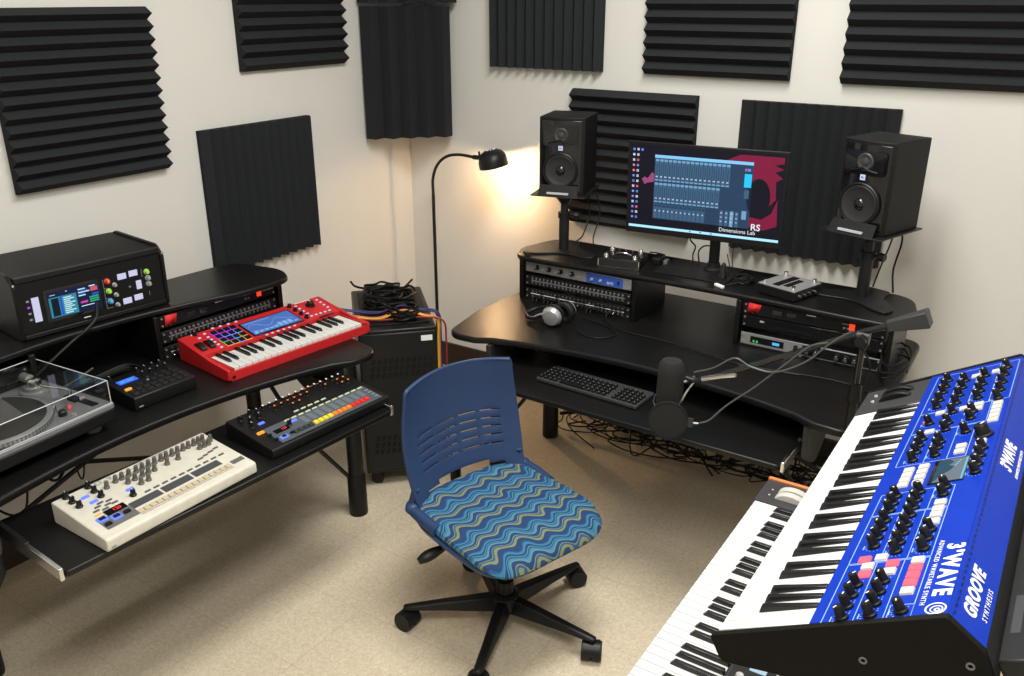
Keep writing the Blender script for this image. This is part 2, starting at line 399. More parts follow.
# ---------------------------------------------------------------- rack gear (bay is .482 wide; unit height .0445)
U1 = .0435
def rack_unit(name, label, cat, dsk, xc, z, face, depth=.22, body=STEEL, group=None, h=U1, front=None):
    front = .030 if dsk is desk_r else .054
    p = on(dsk, xc, front, z)
    t = thing(name, label, cat, p, (0, 0, dsk.rotation_euler[2]), group)
    MB().box(-.218, .004, .0005, .218, depth, h - .0005).build('chassis', body, t)
    b = MB().box(-.241, 0, 0, .241, .004, h); b.build('faceplate', face, t, bevel=.0008)
    for x in (-.233, .233):
        for zz in (h * .2, h * .8): MB().cyl((x, 0, zz), (x, -.003, zz), .0034, n=10).build('rack_screw', ALU, t)
    return t
jack = MB(); jack.lathe([(.0052, 0), (.0052, .002), (.0034, .0024), (.003, -.004)], 10, 0, Matrix.Rotation(PI / 2, 4, 'X')); JACK = jack.mesh('jack_socket', [CHROME])
plug = MB(); plug.cyl((0, 0, 0), (0, -.016, 0), .0042, n=8); plug.tube([(0, -.016, 0), (0, -.024, -.002), (.002, -.029, -.012)], .0022, 6, 1, seg=4); PLUG = plug.mesh('patch_plug', [PLAS, CABLE])
def patch_bay(label, dsk, xc, z, plugs, strip=True, group='patch bays in the desk racks'):
    t = rack_unit('patch_bay', label, 'patch bay', dsk, xc, z, STEEL, .12, group=group)
    for r_ in (0, 1):
        for i in range(24):
            inst(JACK, 'jack_socket', t, (-.207 + i * .018, 0, .011 + r_ * .0215))
    if not strip:
        for i in range(24): MB().box(-.0022, -.006, 0, .0022, 0, .024).build('jack_module', GREY, t, (-.207 + i * .018, 0, .011), bevel=.0008)
    MB().box(-.215, -.0006, .0205, .215, 0, .0235).build('label_strip', WHITEP if strip else GREYP, t)
    for i, r_ in plugs:
        inst(PLUG, 'patch_plug', t, (-.207 + i * .018, -.002, .011 + r_ * .0215))
    return t
def power_cond(label, dsk, xc, z):
    sw = .125 if dsk is desk_r else .158
    t = rack_unit('power_conditioner', label, 'rack power unit', dsk, xc, z, PLAS)
    b = MB(); b.box(sw, -.006, .011, sw + .018, -.0002, .034); b.build('rocker_switch', SWR, t, bevel=.001)
    b = MB(); b.add([(-.222, -.0045, .044), (-.176, -.0045, .042), (-.186, -.0075, .010), (-.196, -.006, .016), (-.206, -.008, .004), (-.214, -.006, .012), (-.226, -.0075, .006)], [(0, 6, 5, 4, 3, 2, 1)])
    o = b.build('red_tag', REDTAG, t); sm = o.modifiers.new('thickness', 'SOLIDIFY'); sm.thickness = .001
    MB().box(-.02, -.0008, .034, .012, 0, .0375).build('logo_strip', WHITEP, t)
    MB().box(.10, -.0008, .028, .128, 0, .031).box(.105, -.0008, .012, .112, 0, .018).box(.118, -.0008, .012, .125, 0, .018).build('printed_marks', GREYP, t)
    for x in (-.12, -.07): MB().box(x - .016, -.001, .012, x + .016, 0, .03).build('blank_cover', GLOSS, t)
    return t
# left desk, right-hand bay: power unit and two patch bays
zb = .747
t = power_cond('black rack power unit with red switch under the left desk shelf', desk_l, .464, zb + 2.6 * U1)
text('script_logo', 'Furman', .017, WHITEP, t, (.205, -.0005, .029), (PI / 2, 0, 0), shear=.4)
t = patch_bay('upper patch bay with open jacks behind the red keyboard', desk_l, .464, zb + 1.3 * U1, [], False)
patch_bay('lower patch bay with plugs half hidden behind the red keyboard', desk_l, .464, zb, [(i, random.randint(0, 1)) for i in range(0, 18)], True)
# left desk, left-hand bay is dark: one blank unit
rack_unit('rack_unit', 'plain black rack unit in the dark bay under the touchscreen mixer', 'rack unit', desk_l, -.464, zb + 2 * U1, STEEL)
# right desk, left-hand bay
t = rack_unit('microphone_preamp', 'silver rack preamp with blue right section under the left speaker', 'preamp', desk_r, -.464, zb + 2.65 * U1, PLATE)
KP = knob_mesh(.009, .014, PLAS); ks = knob_mesh(.006, .010, SILVER)
for x in (-.185, -.128, -.073, -.020): inst(KP, 'gain_knob', t, (x, -.0005, .023), (PI / 2, 0, 0))
for x in (-.160, -.100, -.047, .005): inst(ks, 'small_knob', t, (x, -.0005, .015), (PI / 2, 0, 0), (.6, .6, .6))
MB().box(.045, -.0015, .003, .205, 0, .040).build('blue_panel', PBLUE, t)
for x in (.07, .108): inst(ks, 'level_knob', t, (x, -.0018, .018), (PI / 2, 0, 0))
text('model_print', 'ELITE', .012, WHITEP, t, (.150, -.0018, .014), (PI / 2, 0, 0))
MB().box(.183, -.004, .016, .190, -.0015, .028).build('toggle_switch', PLAS, t)
patch_bay('patch bay with open jacks below the silver preamp', desk_r, -.464, zb + 1.3 * U1, [], False)
patch_bay('bottom patch bay behind the headphones', desk_r, -.464, zb, [(i, random.randint(0, 1)) for i in range(0, 24, 1) if random.random() < .8], True)
# right desk, right-hand bay
t = power_cond('black rack power unit with red switch under the right speaker', desk_r, .464, zb + 2.65 * U1)
t = rack_unit('rack_recorder', 'black rack unit with recessed slot between power unit and silver interface', 'rack unit', desk_r, .464, zb + 1.55 * U1, GLOSS)
text('badge', 'dbx', .011, WHITEP, t, (-.170, -.0005, .028), (PI / 2, 0, 0))
MB().box(-.13, -.001, .010, .02, 0, .020).build('slot', PLAS, t)
t = rack_unit('audio_interface', 'silver rack audio interface with small display and round knobs', 'audio interface', desk_r, .464, zb + .1, PLATE, h=U1)
t.location.z = .7475
MB().box(-.205, -.001, .010, -.085, 0, .034).box(-.02, -.001, .004, .236, 0, .040).build('display_window', GLOSS, t)
MB().box(-.195, -.0018, .012, -.190, -.001, .02).box(-.183, -.0018, .012, -.178, -.001, .02).build('green_leds', LGREEN, t)
MB().box(-.125, -.0018, .016, -.100, -.001, .026).build('blue_readout', LCYAN, t)
kk = knob_mesh(.0125, .016, PLAS, CHROME)
for x in (0, .03, .10, .13, .16): inst(kk, 'round_knob', t, (x, -.0015, .022), (PI / 2, 0, 0))

# ---------------------------------------------------------------- speakers and stands
def speaker(label, x, y, z, yaw):
    t = dev('studio_monitor_speaker', label, 'speaker', x, y, z, yaw, 0, 'black studio speakers')
    W, D, H = .190, .228, .309
    foot = [(-.002, 0)]
    pts = [(0, .012)] + [(W * k / 8, .012 - .016 * math.sin(PI * k / 8)) for k in range(1, 8)] + [(W, .012), (W, D), (0, D)]
    MB().prism(pts, 0, H).build('cabinet', VINYL, t, bevel=.003)
    def fy(x_): return .012 - .016 * math.sin(PI * x_ / W)
    b = MB(); n = 14; x0, x1 = .012, W - .012; ys = []
    pl = [(x0 + (x1 - x0) * k / n, fy(x0 + (x1 - x0) * k / n) - .0025) for k in range(n + 1)] + [(x0 + (x1 - x0) * (n - k) / n, fy(x0 + (x1 - x0) * (n - k) / n) + .001) for k in range(n + 1)]
    b.prism(pl, .014, H - .012); b.build('baffle', GLOSS, t, bevel=.001)
    R = Matrix.Rotation(PI / 2, 4, 'X')
    yf = -.0055
    def at(z_): return Matrix.Translation((W / 2, yf, z_)) @ R
    b = MB(); b.lathe([(.074, -.002), (.074, .006), (.070, .009), (.067, .0085), (.065, .006), (.065, -.004)], 36, 0, at(.098), cap=False)
    b.build('woofer_ring', PLAS, t)
    b = MB(); b.lathe([(.0655, .0045), (.062, .0082), (.057, .0078), (.053, .0055), (.040, .0036), (.020, .0014), (.0005, .0012)], 36, 0, at(.098), cap=False)
    b.build('woofer_cone', CONE, t)
    MB().lathe([(.020, .0015), (.017, .006), (.010, .0095), (.0005, .0108)], 24, 0, at(.098)).build('dust_cap', GLOSS, t)
    # waveguide with tweeter
    b = MB()
    for s in (-1, 1):
        b.add([(W / 2 + s * .020, yf + .000, .238), (W / 2 + s * .070, yf - .004, .262), (W / 2 + s * .070, yf - .004, .206), (W / 2 + s * .018, yf + .000, .222)], [(0, 1, 2, 3)] if s > 0 else [(3, 2, 1, 0)])
    b.prism(rrect(W / 2 - .074, .196, W / 2 + .074, .276, .012), .006, .009, 0, Matrix(((1, 0, 0, 0), (0, 0, 1, -.0125), (0, 1, 0, 0), (0, 0, 0, 1))))
    b.build('waveguide', GLOSS, t)
    MB().lathe([(.030, 0), (.026, .004), (.014, .001), (.012, .004), (.0005, .007)], 24, 0, Matrix.Translation((W / 2, yf - .0016, .240)) @ R).build('tweeter', DGREY, t)
    MB().tube([(W / 2 - .05, yf - .004, .208), (W / 2 - .02, yf - .008, .214), (W / 2, yf - .009, .222), (W / 2 + .02, yf - .008, .214), (W / 2 + .05, yf - .004, .208)], .0035, 6).build('waveguide_lip', PLAS, t)
    bd = MB().box(W / 2 - .009, yf - .0045, .180, W / 2 + .009, yf - .001, .198); g = bd.build('badge', mat('badge_blue_white', (.55, .62, .85), .4), t)
    text('badge_text', 'JBL', .009, PBLUE, g, (W / 2, yf - .005, .189), (PI / 2, 0, 0))
    return t
def speaker_stand(label, cx, cy, yaw, zp, ox, oy):
    t = thing('speaker_stand', label, 'speaker stand', (cx, cy, .9305), (0, 0, yaw - PI / 2), 'desktop speaker stands')
    h = zp - .9305
    a = .15
    out = fillet([(-a, -.10), (-a + .05, -.10), (0, -.055), (a - .05, -.10), (a, -.10), (a, -.05), (.055, .04), (.045, .12), (-.045, .12), (-.055, .04), (-a, -.05)],
                 [.015, .03, .12, .03, .015, .03, .08, .02, .02, .08, .03], 5)
    MB().prism(out, 0, .007).build('base_plate', STEEL, t, bevel=.0015)
    MB().cyl((0, 0, .007), (0, 0, h * .62), .021, n=24).build('pole', STEEL, t)
    MB().cyl((0, 0, h * .62), (0, 0, h - .012), .0155, n=24).build('inner_pole', STEEL, t)
    b = MB().cyl((0, 0, h * .60), (0, 0, h * .70), .026, n=24); b.build('collar', PLAS, t)
    b = MB().cyl((.022, 0, h * .66), (.045, 0, h * .66), .006, n=10).cyl((.045, 0, h * .66), (.062, 0, h * .66), .016, .014, n=8)
    b.build('clamp_knob', PLAS, t)
    b = MB().cyl((0, 0, h - .032), (0, 0, h - .0082), .018, .035, n=20); b.build('head', STEEL, t)
    pl = MB().box(ox - .115, oy - .150, h - .008, ox + .115, oy + .125, h - .003); pl.build('top_plate', STEEL, t, bevel=.001)
    b = MB(); b.add([(ox + i_, oy + j_, h + k_) for i_, j_, k_ in ((-.085, -.146, -.0078), (.085, -.146, -.0078), (.085, -.152, -.0078), (-.085, -.152, -.0078), (-.080, -.119, .036), (.080, -.119, .036), (.080, -.124, .038), (-.080, -.124, .038))],
                    [(3, 2, 1, 0), (4, 5, 6, 7), (0, 1, 5, 4), (1, 2, 6, 5), (2, 3, 7, 6), (3, 0, 4, 7)]); b.build('front_lip', VINYL, t, bevel=.001)
    b = MB(); b.box(ox - .045, oy - .1500, h + .004, ox + .045, oy - .1400, h + .011); b.build('maker_strip', mat('pale_strip', (.5, .5, .52), .4), t)
    return t
PX = [(1.205, -.480), (2.392, -.440)]
spL = (1.082, -.488, 1.159, 1.832); spR = (2.258, -.443, 1.168, 1.252)
for (x, y, z, yw), lab, sl in ((spL, 'black two-way studio speaker left of the monitor, near the lamp', 'black speaker stand under the left speaker'),
                               (spR, 'black two-way studio speaker right of the monitor', 'black speaker stand under the right speaker')):
    speaker(lab, x, y, z, yw)
    ux, uy = math.sin(yw), -math.cos(yw); vx, vy = -uy, ux
    cxx = x + ux * .0925 + vx * .11; cyy = y + uy * .0925 + vy * .11
    qx, qy = PX.pop(0); dx_, dy_ = cxx - qx, cyy - qy
    speaker_stand(sl, qx, qy, yw, z + .0025, dx_ * ux + dy_ * uy, dx_ * vx + dy_ * vy)

# ---------------------------------------------------------------- computer monitor
def monitor():
    W, H = .595, .352
    t = dev('computer_monitor', 'wide computer monitor showing a mixing program on the raised shelf', 'monitor', 1.498, -.505, 1.06, 1.678, .04)
    MB().box(0, .0, 0, W, .012, H).build('bezel', PLAS, t, bevel=.002)
    MB().prism(rrect(.06, .05, W - .06, H - .05, .02), 0, .026, 0, Matrix(((1, 0, 0, 0), (0, 0, 1, .0122), (0, 1, 0, 0), (0, 0, 0, 1)))).build('rear_housing', PLAS, t, bevel=.006)
    E_ = lambda n, c, s=1.0: mat(n, c, .4, emit=c, es=s)
    ms = [E_('screen_night', (.006, .006, .014)), E_('screen_crimson', (.20, .010, .045)), E_('screen_taskbar', (.42, .80, 1.0), 1.0), E_('screen_window', (.020, .050, .105)),
          E_('screen_header', (.22, .55, .90)), E_('screen_strip', (.045, .11, .20)), E_('screen_strip_light', (.16, .33, .52)), E_('screen_cyan', (.02, .55, 1.0)),
          E_('screen_icon_white', (.6, .65, .8)), E_('screen_icon_red', (.7, .12, .15)), E_('screen_icon_blue', (.12, .25, .8)), E_('screen_pink', (.30, .06, .18)), E_('screen_lettering', (.75, .78, .85))]
    b = MB(); x0, z0, x1, z1 = .012, .018, W - .010, H - .010; SW, SH = x1 - x0, z1 - z0
    lay = [0]
    def q(u0, v0, u1, v1, m):   # v measured from the top
        y = -.0004 - lay[0] * .00012
        b.add([(x0 + u0 * SW, y, z1 - v1 * SH), (x0 + u1 * SW, y, z1 - v1 * SH), (x0 + u1 * SW, y, z1 - v0 * SH), (x0 + u0 * SW, y, z1 - v0 * SH)], [(0, 1, 2, 3)], m)
    def pg(pts, m):
        y = -.0004 - lay[0] * .00012
        b.add([(x0 + u * SW, y, z1 - v * SH) for u, v in pts], [tuple(reversed(range(len(pts))))], m)
    q(0, 0, 1, 1, 0)
    lay[0] = 1
    # crimson artwork replaced by a plain swept shape
    pg([(.60, .14), (.66, .08), (.72, .03), (.99, .03), (.99, .10), (.93, .12), (.99, .16), (.94, .20), (.99, .26), (.95, .30), (.96, .50), (.90, .62), (.86, .40), (.74, .25), (.66, .22)], 1)
    pg([(.74, .62), (.80, .72), (.88, .74), (.94, .66), (.97, .50), (.98, .80), (.90, .86), (.80, .84), (.75, .76)], 1)
    pg([(.08, .40), (.10, .37), (.12, .39), (.15, .31), (.17, .34), (.17, .42), (.12, .44), (.10, .46)], 11)
    lay[0] = 2
    pg([(.85 + .075 * math.cos(2 * PI * k / 24), .50 + .22 * math.sin(2 * PI * k / 24)) for k in range(24)], 0)
    q(0, .955, 1, .985, 2)
    q(.165, .115, .805, .86, 3)
    lay[0] = 3
    q(.165, .105, .805, .14, 4)
    for r_, (va, vb, n) in enumerate(((.15, .41, 17), (.425, .665, 15), (.68, .85, 12))):
        for i in range(n):
            u = .170 + i * .0292
            q(u, va, u + .025, vb, 5)
    lay[0] = 4
    for r_, (va, vb, n) in enumerate(((.15, .41, 17), (.425, .665, 15), (.68, .85, 12))):
        for i in range(n):
            u = .170 + i * .0292
            if r_ < 2:
                q(u + .001, va + .004, u + .024, va + .03, 6); q(u + .009, va + .06, u + .014, vb - .03, 3); q(u + .001, vb - .02, u + .024, vb - .005, 6); q(u + .006, vb - .06, u + .018, vb - .045, 8)
            else:
                q(u + .002, va + .005, u + .023, va + .04, 3); q(u + .008, va + .075, u + .015, va + .09, 8)
    q(.755, .24, .80, .39, 7); q(.76, .42, .79, .52, 5); q(.755, .66, .785, .76, 6); q(.77, .18, .79, .21, 10); q(.755, .18, .765, .21, 9)
    for i in range(4): q(.615 + i * .033, .68, .638 + i * .033, .86, 5 if i != 2 else 6)
    for i in range(4):
        for k in range(3): q(.62 + i * .033, .70 + k * .05, .63 + i * .033, .715 + k * .05, 8)
    for r_ in range(14):
        for c in range(2 if r_ else 3):
            u = .014 + c * .028; v = .045 + r_ * .062
            q(u, v, u + .0145, v + .027, random.choice((8, 8, 9, 10, 8, 10))); 
    lay[0] = 5
    for r_ in range(14):
        for c in range(2 if r_ else 3):
            u = .014 + c * .028; v = .045 + r_ * .062
            q(u + .004, v + .008, u + .010, v + .019, random.choice((8, 0, 10, 9)))
    for i in range(3): q(.42 + i * .07, .962, .435 + i * .07, .978, 10)
    s = b.build('screen', ms, t)
    text('screen_text', 'Dimensions Lab', .021, ms[12], s, (x0 + .735 * SW, -.0013, z1 - .905 * SH), (PI / 2, 0, 0), depth=.0001)
    text('screen_letters', 'RS', .034, ms[12], s, (x0 + .85 * SW, -.0010, z1 - .84 * SH), (PI / 2, 0, 0), depth=.0001, bold=.0006)
    # stand reaching the shelf: post, clamp disc
    MB().prism(rrect(.325, .040, .365, .060, .008), -.128, .20, 0).build('stand_post', PLAS, t)
    MB().prism(rrect(.30, .0382, .39, .066, .01), .13, .20).build('post_bracket', PLAS, t)
    MB().lathe([(.038, -.1315), (.038, -.122), (.026, -.115), (.0245, -.100), (.0005, -.099)], 28, 0, Matrix.Translation((.345, .05, 0))).build('stand_foot', STEEL, t)
    return t
monitor()
tag(MB().prism(rrect(1.648, -.560, 1.938, -.345, .006), .9302, .9345).build('mounting_board', VINYL, None, bevel=.001), 'thin flat black board under the monitor post', 'board')

# ---------------------------------------------------------------- boxes and pedals on the right shelf
t = dev('effects_pedal', 'black pedal box with silver trim left of the monitor', 'pedal', 1.435, -.610, .9305, PI / 2 + .20)
pr = [(0, 0), (.165, 0), (.165, .15), (0, .15)]
MB().prism(rrect(0, 0, .165, .15, .004), .004, .034, 0, None, rrect(.003, .008, .162, .15, .004)).build('housing', PLAS, t, bevel=.002)
MB().box(0, -.0015, .002, .165, .001, .005).box(0, -.0015, .005, .003, .001, .034).box(.162, -.0015, .005, .165, .001, .034).build('silver_trim', CHROME, t)
kp = knob_mesh(.011, .014, CHROME)
for x, y in ((.025, .03), (.14, .03), (.025, .125), (.14, .125)): inst(kp, 'foot_switch', t, (x, y, .034))
MB().tube([(.05, .075, .036), (.07, .068, .044), (.095, .068, .044), (.115, .075, .036)], .003, 6).build('handle_bar', CHROME, t)
for i in range(3): inst(knob_mesh(.007, .008, PLAS), 'knob', t, (.055 + .027 * i, .115, .034))
for k in range(4): MB().cyl((.02 + .125 * (k % 2), .02 + .11 * (k // 2), 0), (.02 + .125 * (k % 2), .02 + .11 * (k // 2), .0042), .008, n=10).build('rubber_foot', RUB, t)
t = dev('power_adapter', 'small black adapter box between pedal and monitor board', 'adapter', 1.60, -.47, .9305, PI / 2 + .15)
MB().prism(rrect(0, 0, .035, .08, .005), 0, .026).build('brick', PLAS, t, bevel=.003)
MB().tube([(.017, .08, .012), (.02, .11, .012), (-.02, .15, .006), (-.05, .15, .005)], .003, 6).build('cord', CABLE, t)
MB().box(.045, .01, 0, .06, .05, .018).build('plug', GREY, t, bevel=.002)

t = dev('footswitch_box', 'silver-topped black footswitch box right of the monitor', 'pedal', 2.062, -.585, .9305, PI / 2 - .30)
MB().prism(rrect(0, 0, .155, .17, .003), .003, .036).build('housing', PLAS, t, bevel=.0015)
MB().prism(rrect(.002, .002, .153, .168, .003), .0362, .0385).build('top_plate', SILVER, t)
MB().box(.05, .02, .0387, .075, .15, .0410).box(.085, .035, .0387, .105, .13, .0410).build('black_graphic', PLAS, t)
for x, y in ((.018, .02), (.018, .15), (.135, .02), (.135, .15)): MB().cyl((x, y, .0387), (x, y, .052), .006, .0075, n=12).build('foot_switch', CHROME, t)
m_ = MB()
for y in (.03, .06, .09, .12): m_.cyl((.155, y, .018), (.163, y, .018), .006, n=10)
m_.build('jack_sockets', CHROME, t)
for k in range(4): MB().cyl((.02 + .115 * (k % 2), .02 + .13 * (k // 2), 0), (.02 + .115 * (k % 2), .02 + .13 * (k // 2), .0032), .008, n=10).build('rubber_foot', RUB, t)

def coil(label, c, R, r, turns, zup, name='coiled_cable', m=CABLE, group=None, cat='cable', tails=(), jitter=.012, sx=1., sy=1.):
    b = MB(); n = int(turns * 14); P = []
    for i in range(n):
        a = 2 * PI * i / 14; k = R * (1 + random.uniform(-1, 1) * .10)
        P.append((c[0] + math.cos(a) * k * sx + random.uniform(-jitter, jitter) * .4, c[1] + math.sin(a) * k * sy + random.uniform(-jitter, jitter) * .4, c[2] + r * 1.2 + zup * i / n + random.uniform(0, 1) * jitter * .4))
    P += [Vector(q) for q in tails]
    b.tube(P, r, 6, seg=4)
    return tag(b.build(name, m), label, cat, group)
coil('small coil of black cable on shelf between monitor and silver footswitch', (1.985, -.50, .930), .035, .003, 4, .016, tails=[(1.95, -.57, .934), (1.925, -.59, .934)])
tag(MB().prism(rrect(-.022, -.007, .022, .007, .003), 0, .010).build('white_plug', WHITEP, None, (1.93, -.60, .9305), (0, 0, -.5), bevel=.002), 'small white plug end lying by the cable coil', 'plug')

def cord(label, pts, r=.003, m=CABLE, group=None, name='cable', seg=8, cat='cable'):
    return tag(MB().tube(pts, r, 6, seg=seg).build(name, m), label, cat, group)
cord('thin black cord dropping from left speaker down to the shelf', [(1.19, -.27, 1.18), (1.20, -.25, 1.05), (1.20, -.30, .96), (1.19, -.34, .935)], group='speaker cords')
cord('second black cord beside the pole of the left stand', [(1.23, -.27, 1.17), (1.25, -.25, 1.05), (1.25, -.30, .96), (1.27, -.34, .935)], group='speaker cords')
cord('thin black cord hanging behind the right speaker, left of two', [(2.435, -.27, 1.163), (2.43, -.25, 1.10), (2.41, -.27, 1.0), (2.40, -.30, .934)], group='speaker cords')
cord('thicker black cord hanging behind right speaker, right of two', [(2.455, -.27, 1.163), (2.465, -.25, 1.10), (2.455, -.27, 1.0), (2.475, -.33, .934)], .0036, group='speaker cords')
cord('monitor cord bending left of the post below the screen', [(1.74, -.44, 1.08), (1.735, -.42, 1.04), (1.75, -.40, 1.01), (1.735, -.38, .97), (1.73, -.36, .9325 + .004)], .003, group='monitor cords')
cord('monitor cord arching close to the post below the screen', [(1.84, -.425, 1.03), (1.79, -.41, 1.02), (1.765, -.40, .99), (1.755, -.36, .94)], .003, group='monitor cords')
cord('fine cord right of the monitor post on the board', [(1.90, -.40, 1.08), (1.905, -.41, 1.00), (1.91, -.42, .945), (1.89, -.44, .938), (1.915, -.46, .938), (1.90, -.42, .96), (1.88, -.40, 1.0)], .0018, group='monitor cords')
tag(MB().lathe([(.016, 0), (.016, .006), (.012, .012), (.010, .05), (.003, .06)], 14).build('small_antenna', PLAS, None, (1.905, -.50, .9347)), 'small dark upright gadget beside the monitor post', 'gadget')
tag(MB().prism(rrect(0, 0, .022, .018, .003), 0, .016).build('rubber_clip', RUB, None, (1.115, -.645, .9302), bevel=.002), 'small black clip on the shelf edge before the left stand', 'clip')

# ---------------------------------------------------------------- headphones on the right desk
t = thing('headphones', 'silver and black headphones lying on the right desk', 'headphones', (1.372, -.835, .7405), (0, 0, math.radians(8)))
def cup(x, y, ry, nm):
    X = Matrix.Translation((x, y, .045)) @ Matrix.Rotation(math.radians(8), 4, 'X') @ Matrix.Rotation(math.radians(ry), 4, 'Z') @ Matrix.Rotation(PI / 2, 4, 'X')
    g = MB().lathe([(.0005, .030), (.020, .029), (.030, .027), (.036, .020), (.040, .010), (.041, .0), (.036, -.002)], 32, 0, X, cap=False).build('ear_cup', SILVER, t)
    MB().lathe([(.041, .0095), (.043, .004), (.043, -.001), (.040, -.003)], 32, 0, X, cap=False).build('cup_ring', PLAS, g)
    MB().lathe([(.038, 0), (.042, -.008), (.039, -.018), (.028, -.020), (.024, -.010), (.022, -.002)], 32, 0, X).build('ear_pad', RUB, g)
cup(0, -.012, 0, 1)
cup(.026, .054, 168, 2)
MB().tube([(.0, .062, .050), (-.045, .066, .048), (-.10, .060, .036), (-.125, .030, .022), (-.11, .0, .018), (-.075, -.016, .022), (-.045, -.014, .040)], lambda k: .0075, 8).build('headband', PLAS, t)
MB().tube([(-.040, -.014, .045), (-.060, -.014, .035), (-.075, -.012, .025)], .006, 8).build('yoke', SILVER, t)
cord('headphone cord running over the desk towards the right rack', [(1.46, -.81, .746), (1.50, -.86, .744), (1.58, -.87, .744), (1.62, -.80, .744), (1.55, -.74, .744), (1.47, -.72, .744), (1.42, -.70, .744)], .0028)
cord('long thin cord crossing the right desktop to the recorder', [(1.48, -.66, .744), (1.62, -.75, .744), (1.80, -.76, .744), (2.0, -.80, .744), (2.12, -.82, .744), (2.30, -.80, .744)], .0022)
cord('black cord sweeping across the right end of the desktop', [(2.10, -.83, .744), (2.26, -.80, .744), (2.40, -.78, .744), (2.50, -.80, .744), (2.575, -.86, .744)], .0022)

# ---------------------------------------------------------------- computer keyboard on the right tray
t = dev('computer_keyboard', 'black computer keyboard on the pulled-out tray of the right desk', 'keyboard', 1.470, -1.125, .6405, PI / 2 + .0)
t.rotation_euler[2] = math.radians(-3)
MB().prism(rrect(0, 0, .405, .135, .006), .003, .014, 0, None, rrect(.001, .001, .404, .134, .006)).build('keyboard_base', DGREY, t, bevel=.0015)
km = MB(); km.prism(rrect(-.0075, -.0075, .0075, .0075, .0015, 2), 0, .006, 0, None, rrect(-.006, -.006, .006, .006, .0015, 2)); km.box(-.0020, -.001, .006, .0002, .0022, .0063, 1)
KM = km.mesh('key', [PLAS, mat('key_legend', (.35, .35, .36), .5)])
for r_ in range(5):
    for c in range(20):
        if r_ == 0 and 4 <= c <= 8: continue
        if c in (14,) or (r_ == 4 and c > 18): continue
        inst(KM, 'key', t, (.014 + c * .0198 + .003 * (r_ % 2) * (c < 14), .016 + r_ * .0205, .0145))
MB().prism(rrect(.094, .009, .19, .023, .0015, 2), .0145, .020).build('space_bar', PLAS, t)
for x in (.02, .385): MB().box(x - .01, .01, 0, x + .01, .02, .0035).build('foot', RUB, t)
MB().box(.02, .12, 0, .385, .13, .0035).build('rear_foot', RUB, t)

# ---------------------------------------------------------------- gooseneck lamp in the corner
lx, ly = .268, -.16
t = thing('floor_lamp', 'black gooseneck floor lamp glowing in the room corner', 'lamp', (lx, ly, 0))
MB().lathe([(.12, 0), (.12, .012), (.11, .022), (.02, .028), (.012, .04)], 36).build('lamp_base', STEEL, t, bevel=.002)
MB().cyl((0, 0, .028), (.0, 0, 1.00), .0085, n=14).build('pole', STEEL, t)
MB().tube([(0, 0, 1.00), (.002, 0, 1.08), (.035, .0, 1.152), (.095, .0, 1.196), (.17, .0, 1.210), (.255, .0, 1.206)], .0075, 10).build('gooseneck', STEEL, t)
ax_ = Vector((.17, .12, -.97)).normalized()
hc = Vector((.362, 0, 1.202))
Rm = ax_.to_track_quat('Z', 'Y').to_matrix().to_4x4()
Xh = Matrix.Translation(hc) @ Rm
sh = MB().lathe([(.010, -.052), (.028, -.050), (.048, -.040), (.063, -.022), (.069, .0), (.070, .030), (.068, .030), (.066, .0), (.060, -.021), (.046, -.037), (.027, -.046), (.008, -.048)], 36, 0, Xh)
sh = sh.build('lamp_shade', [STEEL], t)
MB().lathe([(.0655, .028), (.0645, .0), (.0585, -.020), (.045, -.0355), (.024, -.044)], 36, 0, Xh, cap=False).build('shade_lining', LAMPI, sh)
m_ = MB()
for k in range(8):
    a = 2 * PI * k / 8
    m_.box(.012, -.003, -.0535, .026, .003, -.0505, 0, Xh @ Matrix.Rotation(a, 4, 'Z'))
m_.build('vent_slots', WHITEP, sh)
MB().tube([(.250, 0, 1.206), (.28, 0, 1.207), (.302, 0, 1.214)], .011, 12).build('swivel_joint', PLAS, t)
MB().cyl((.288, 0, 1.212), (.282, 0, 1.236), .005, n=8).build('switch_knob', PLAS, t)
bb = MB().sphere(Xh @ Vector((0, 0, .012)), .024, 20, 14).build('bulb', BULB, t)
ld = bpy.data.lights.new('lamp_light', 'POINT'); ld.energy = 9; ld.color = (1, .62, .32); ld.shadow_soft_size = .02
lo = bpy.data.objects.new('lamp_light', ld); COL.objects.link(lo); lo.location = Vector((lx, ly, 0)) + (Xh @ Vector((0, 0, .040)))

# ---------------------------------------------------------------- vented rack cabinet on castors with cables on top
t = dev('equipment_cabinet', 'black vented equipment cabinet on castors behind the left desk end', 'cabinet', .725, -1.235, 0, 2.371)
W, D, H = .31, .535, .70
MB().box(0, .012, .065, W, D, H).build('cabinet_body', STEEL, t, bevel=.006)
MB().box(.004, 0, .085, W - .004, .0118, H - .012).build('door', STEEL, t, bevel=.004)
for z0 in (.16, .50):
    m_ = MB()
    for r_ in range(3):
        for c in range(11):
            x = .035 + c * .023 + .004 * r_; z = z0 + r_ * .03
            m_.add([(x, -.0008, z), (x + .015, -.0008, z), (x + .021, -.0008, z + .023), (x + .006, -.0008, z + .023)], [(0, 1, 2, 3)])
    m_.build('vent_grille', mat('vent_void', (.001, .001, .001), .9), t)
MB().box(W - .065, -.002, H - .052, W - .02, -.0002, H - .030).build('white_sticker', WHITEP, t)
MB().box(.02, .06, H + .0002, W - .02, D - .05, H + .006).build('top_lid', VINYL, t, bevel=.002)
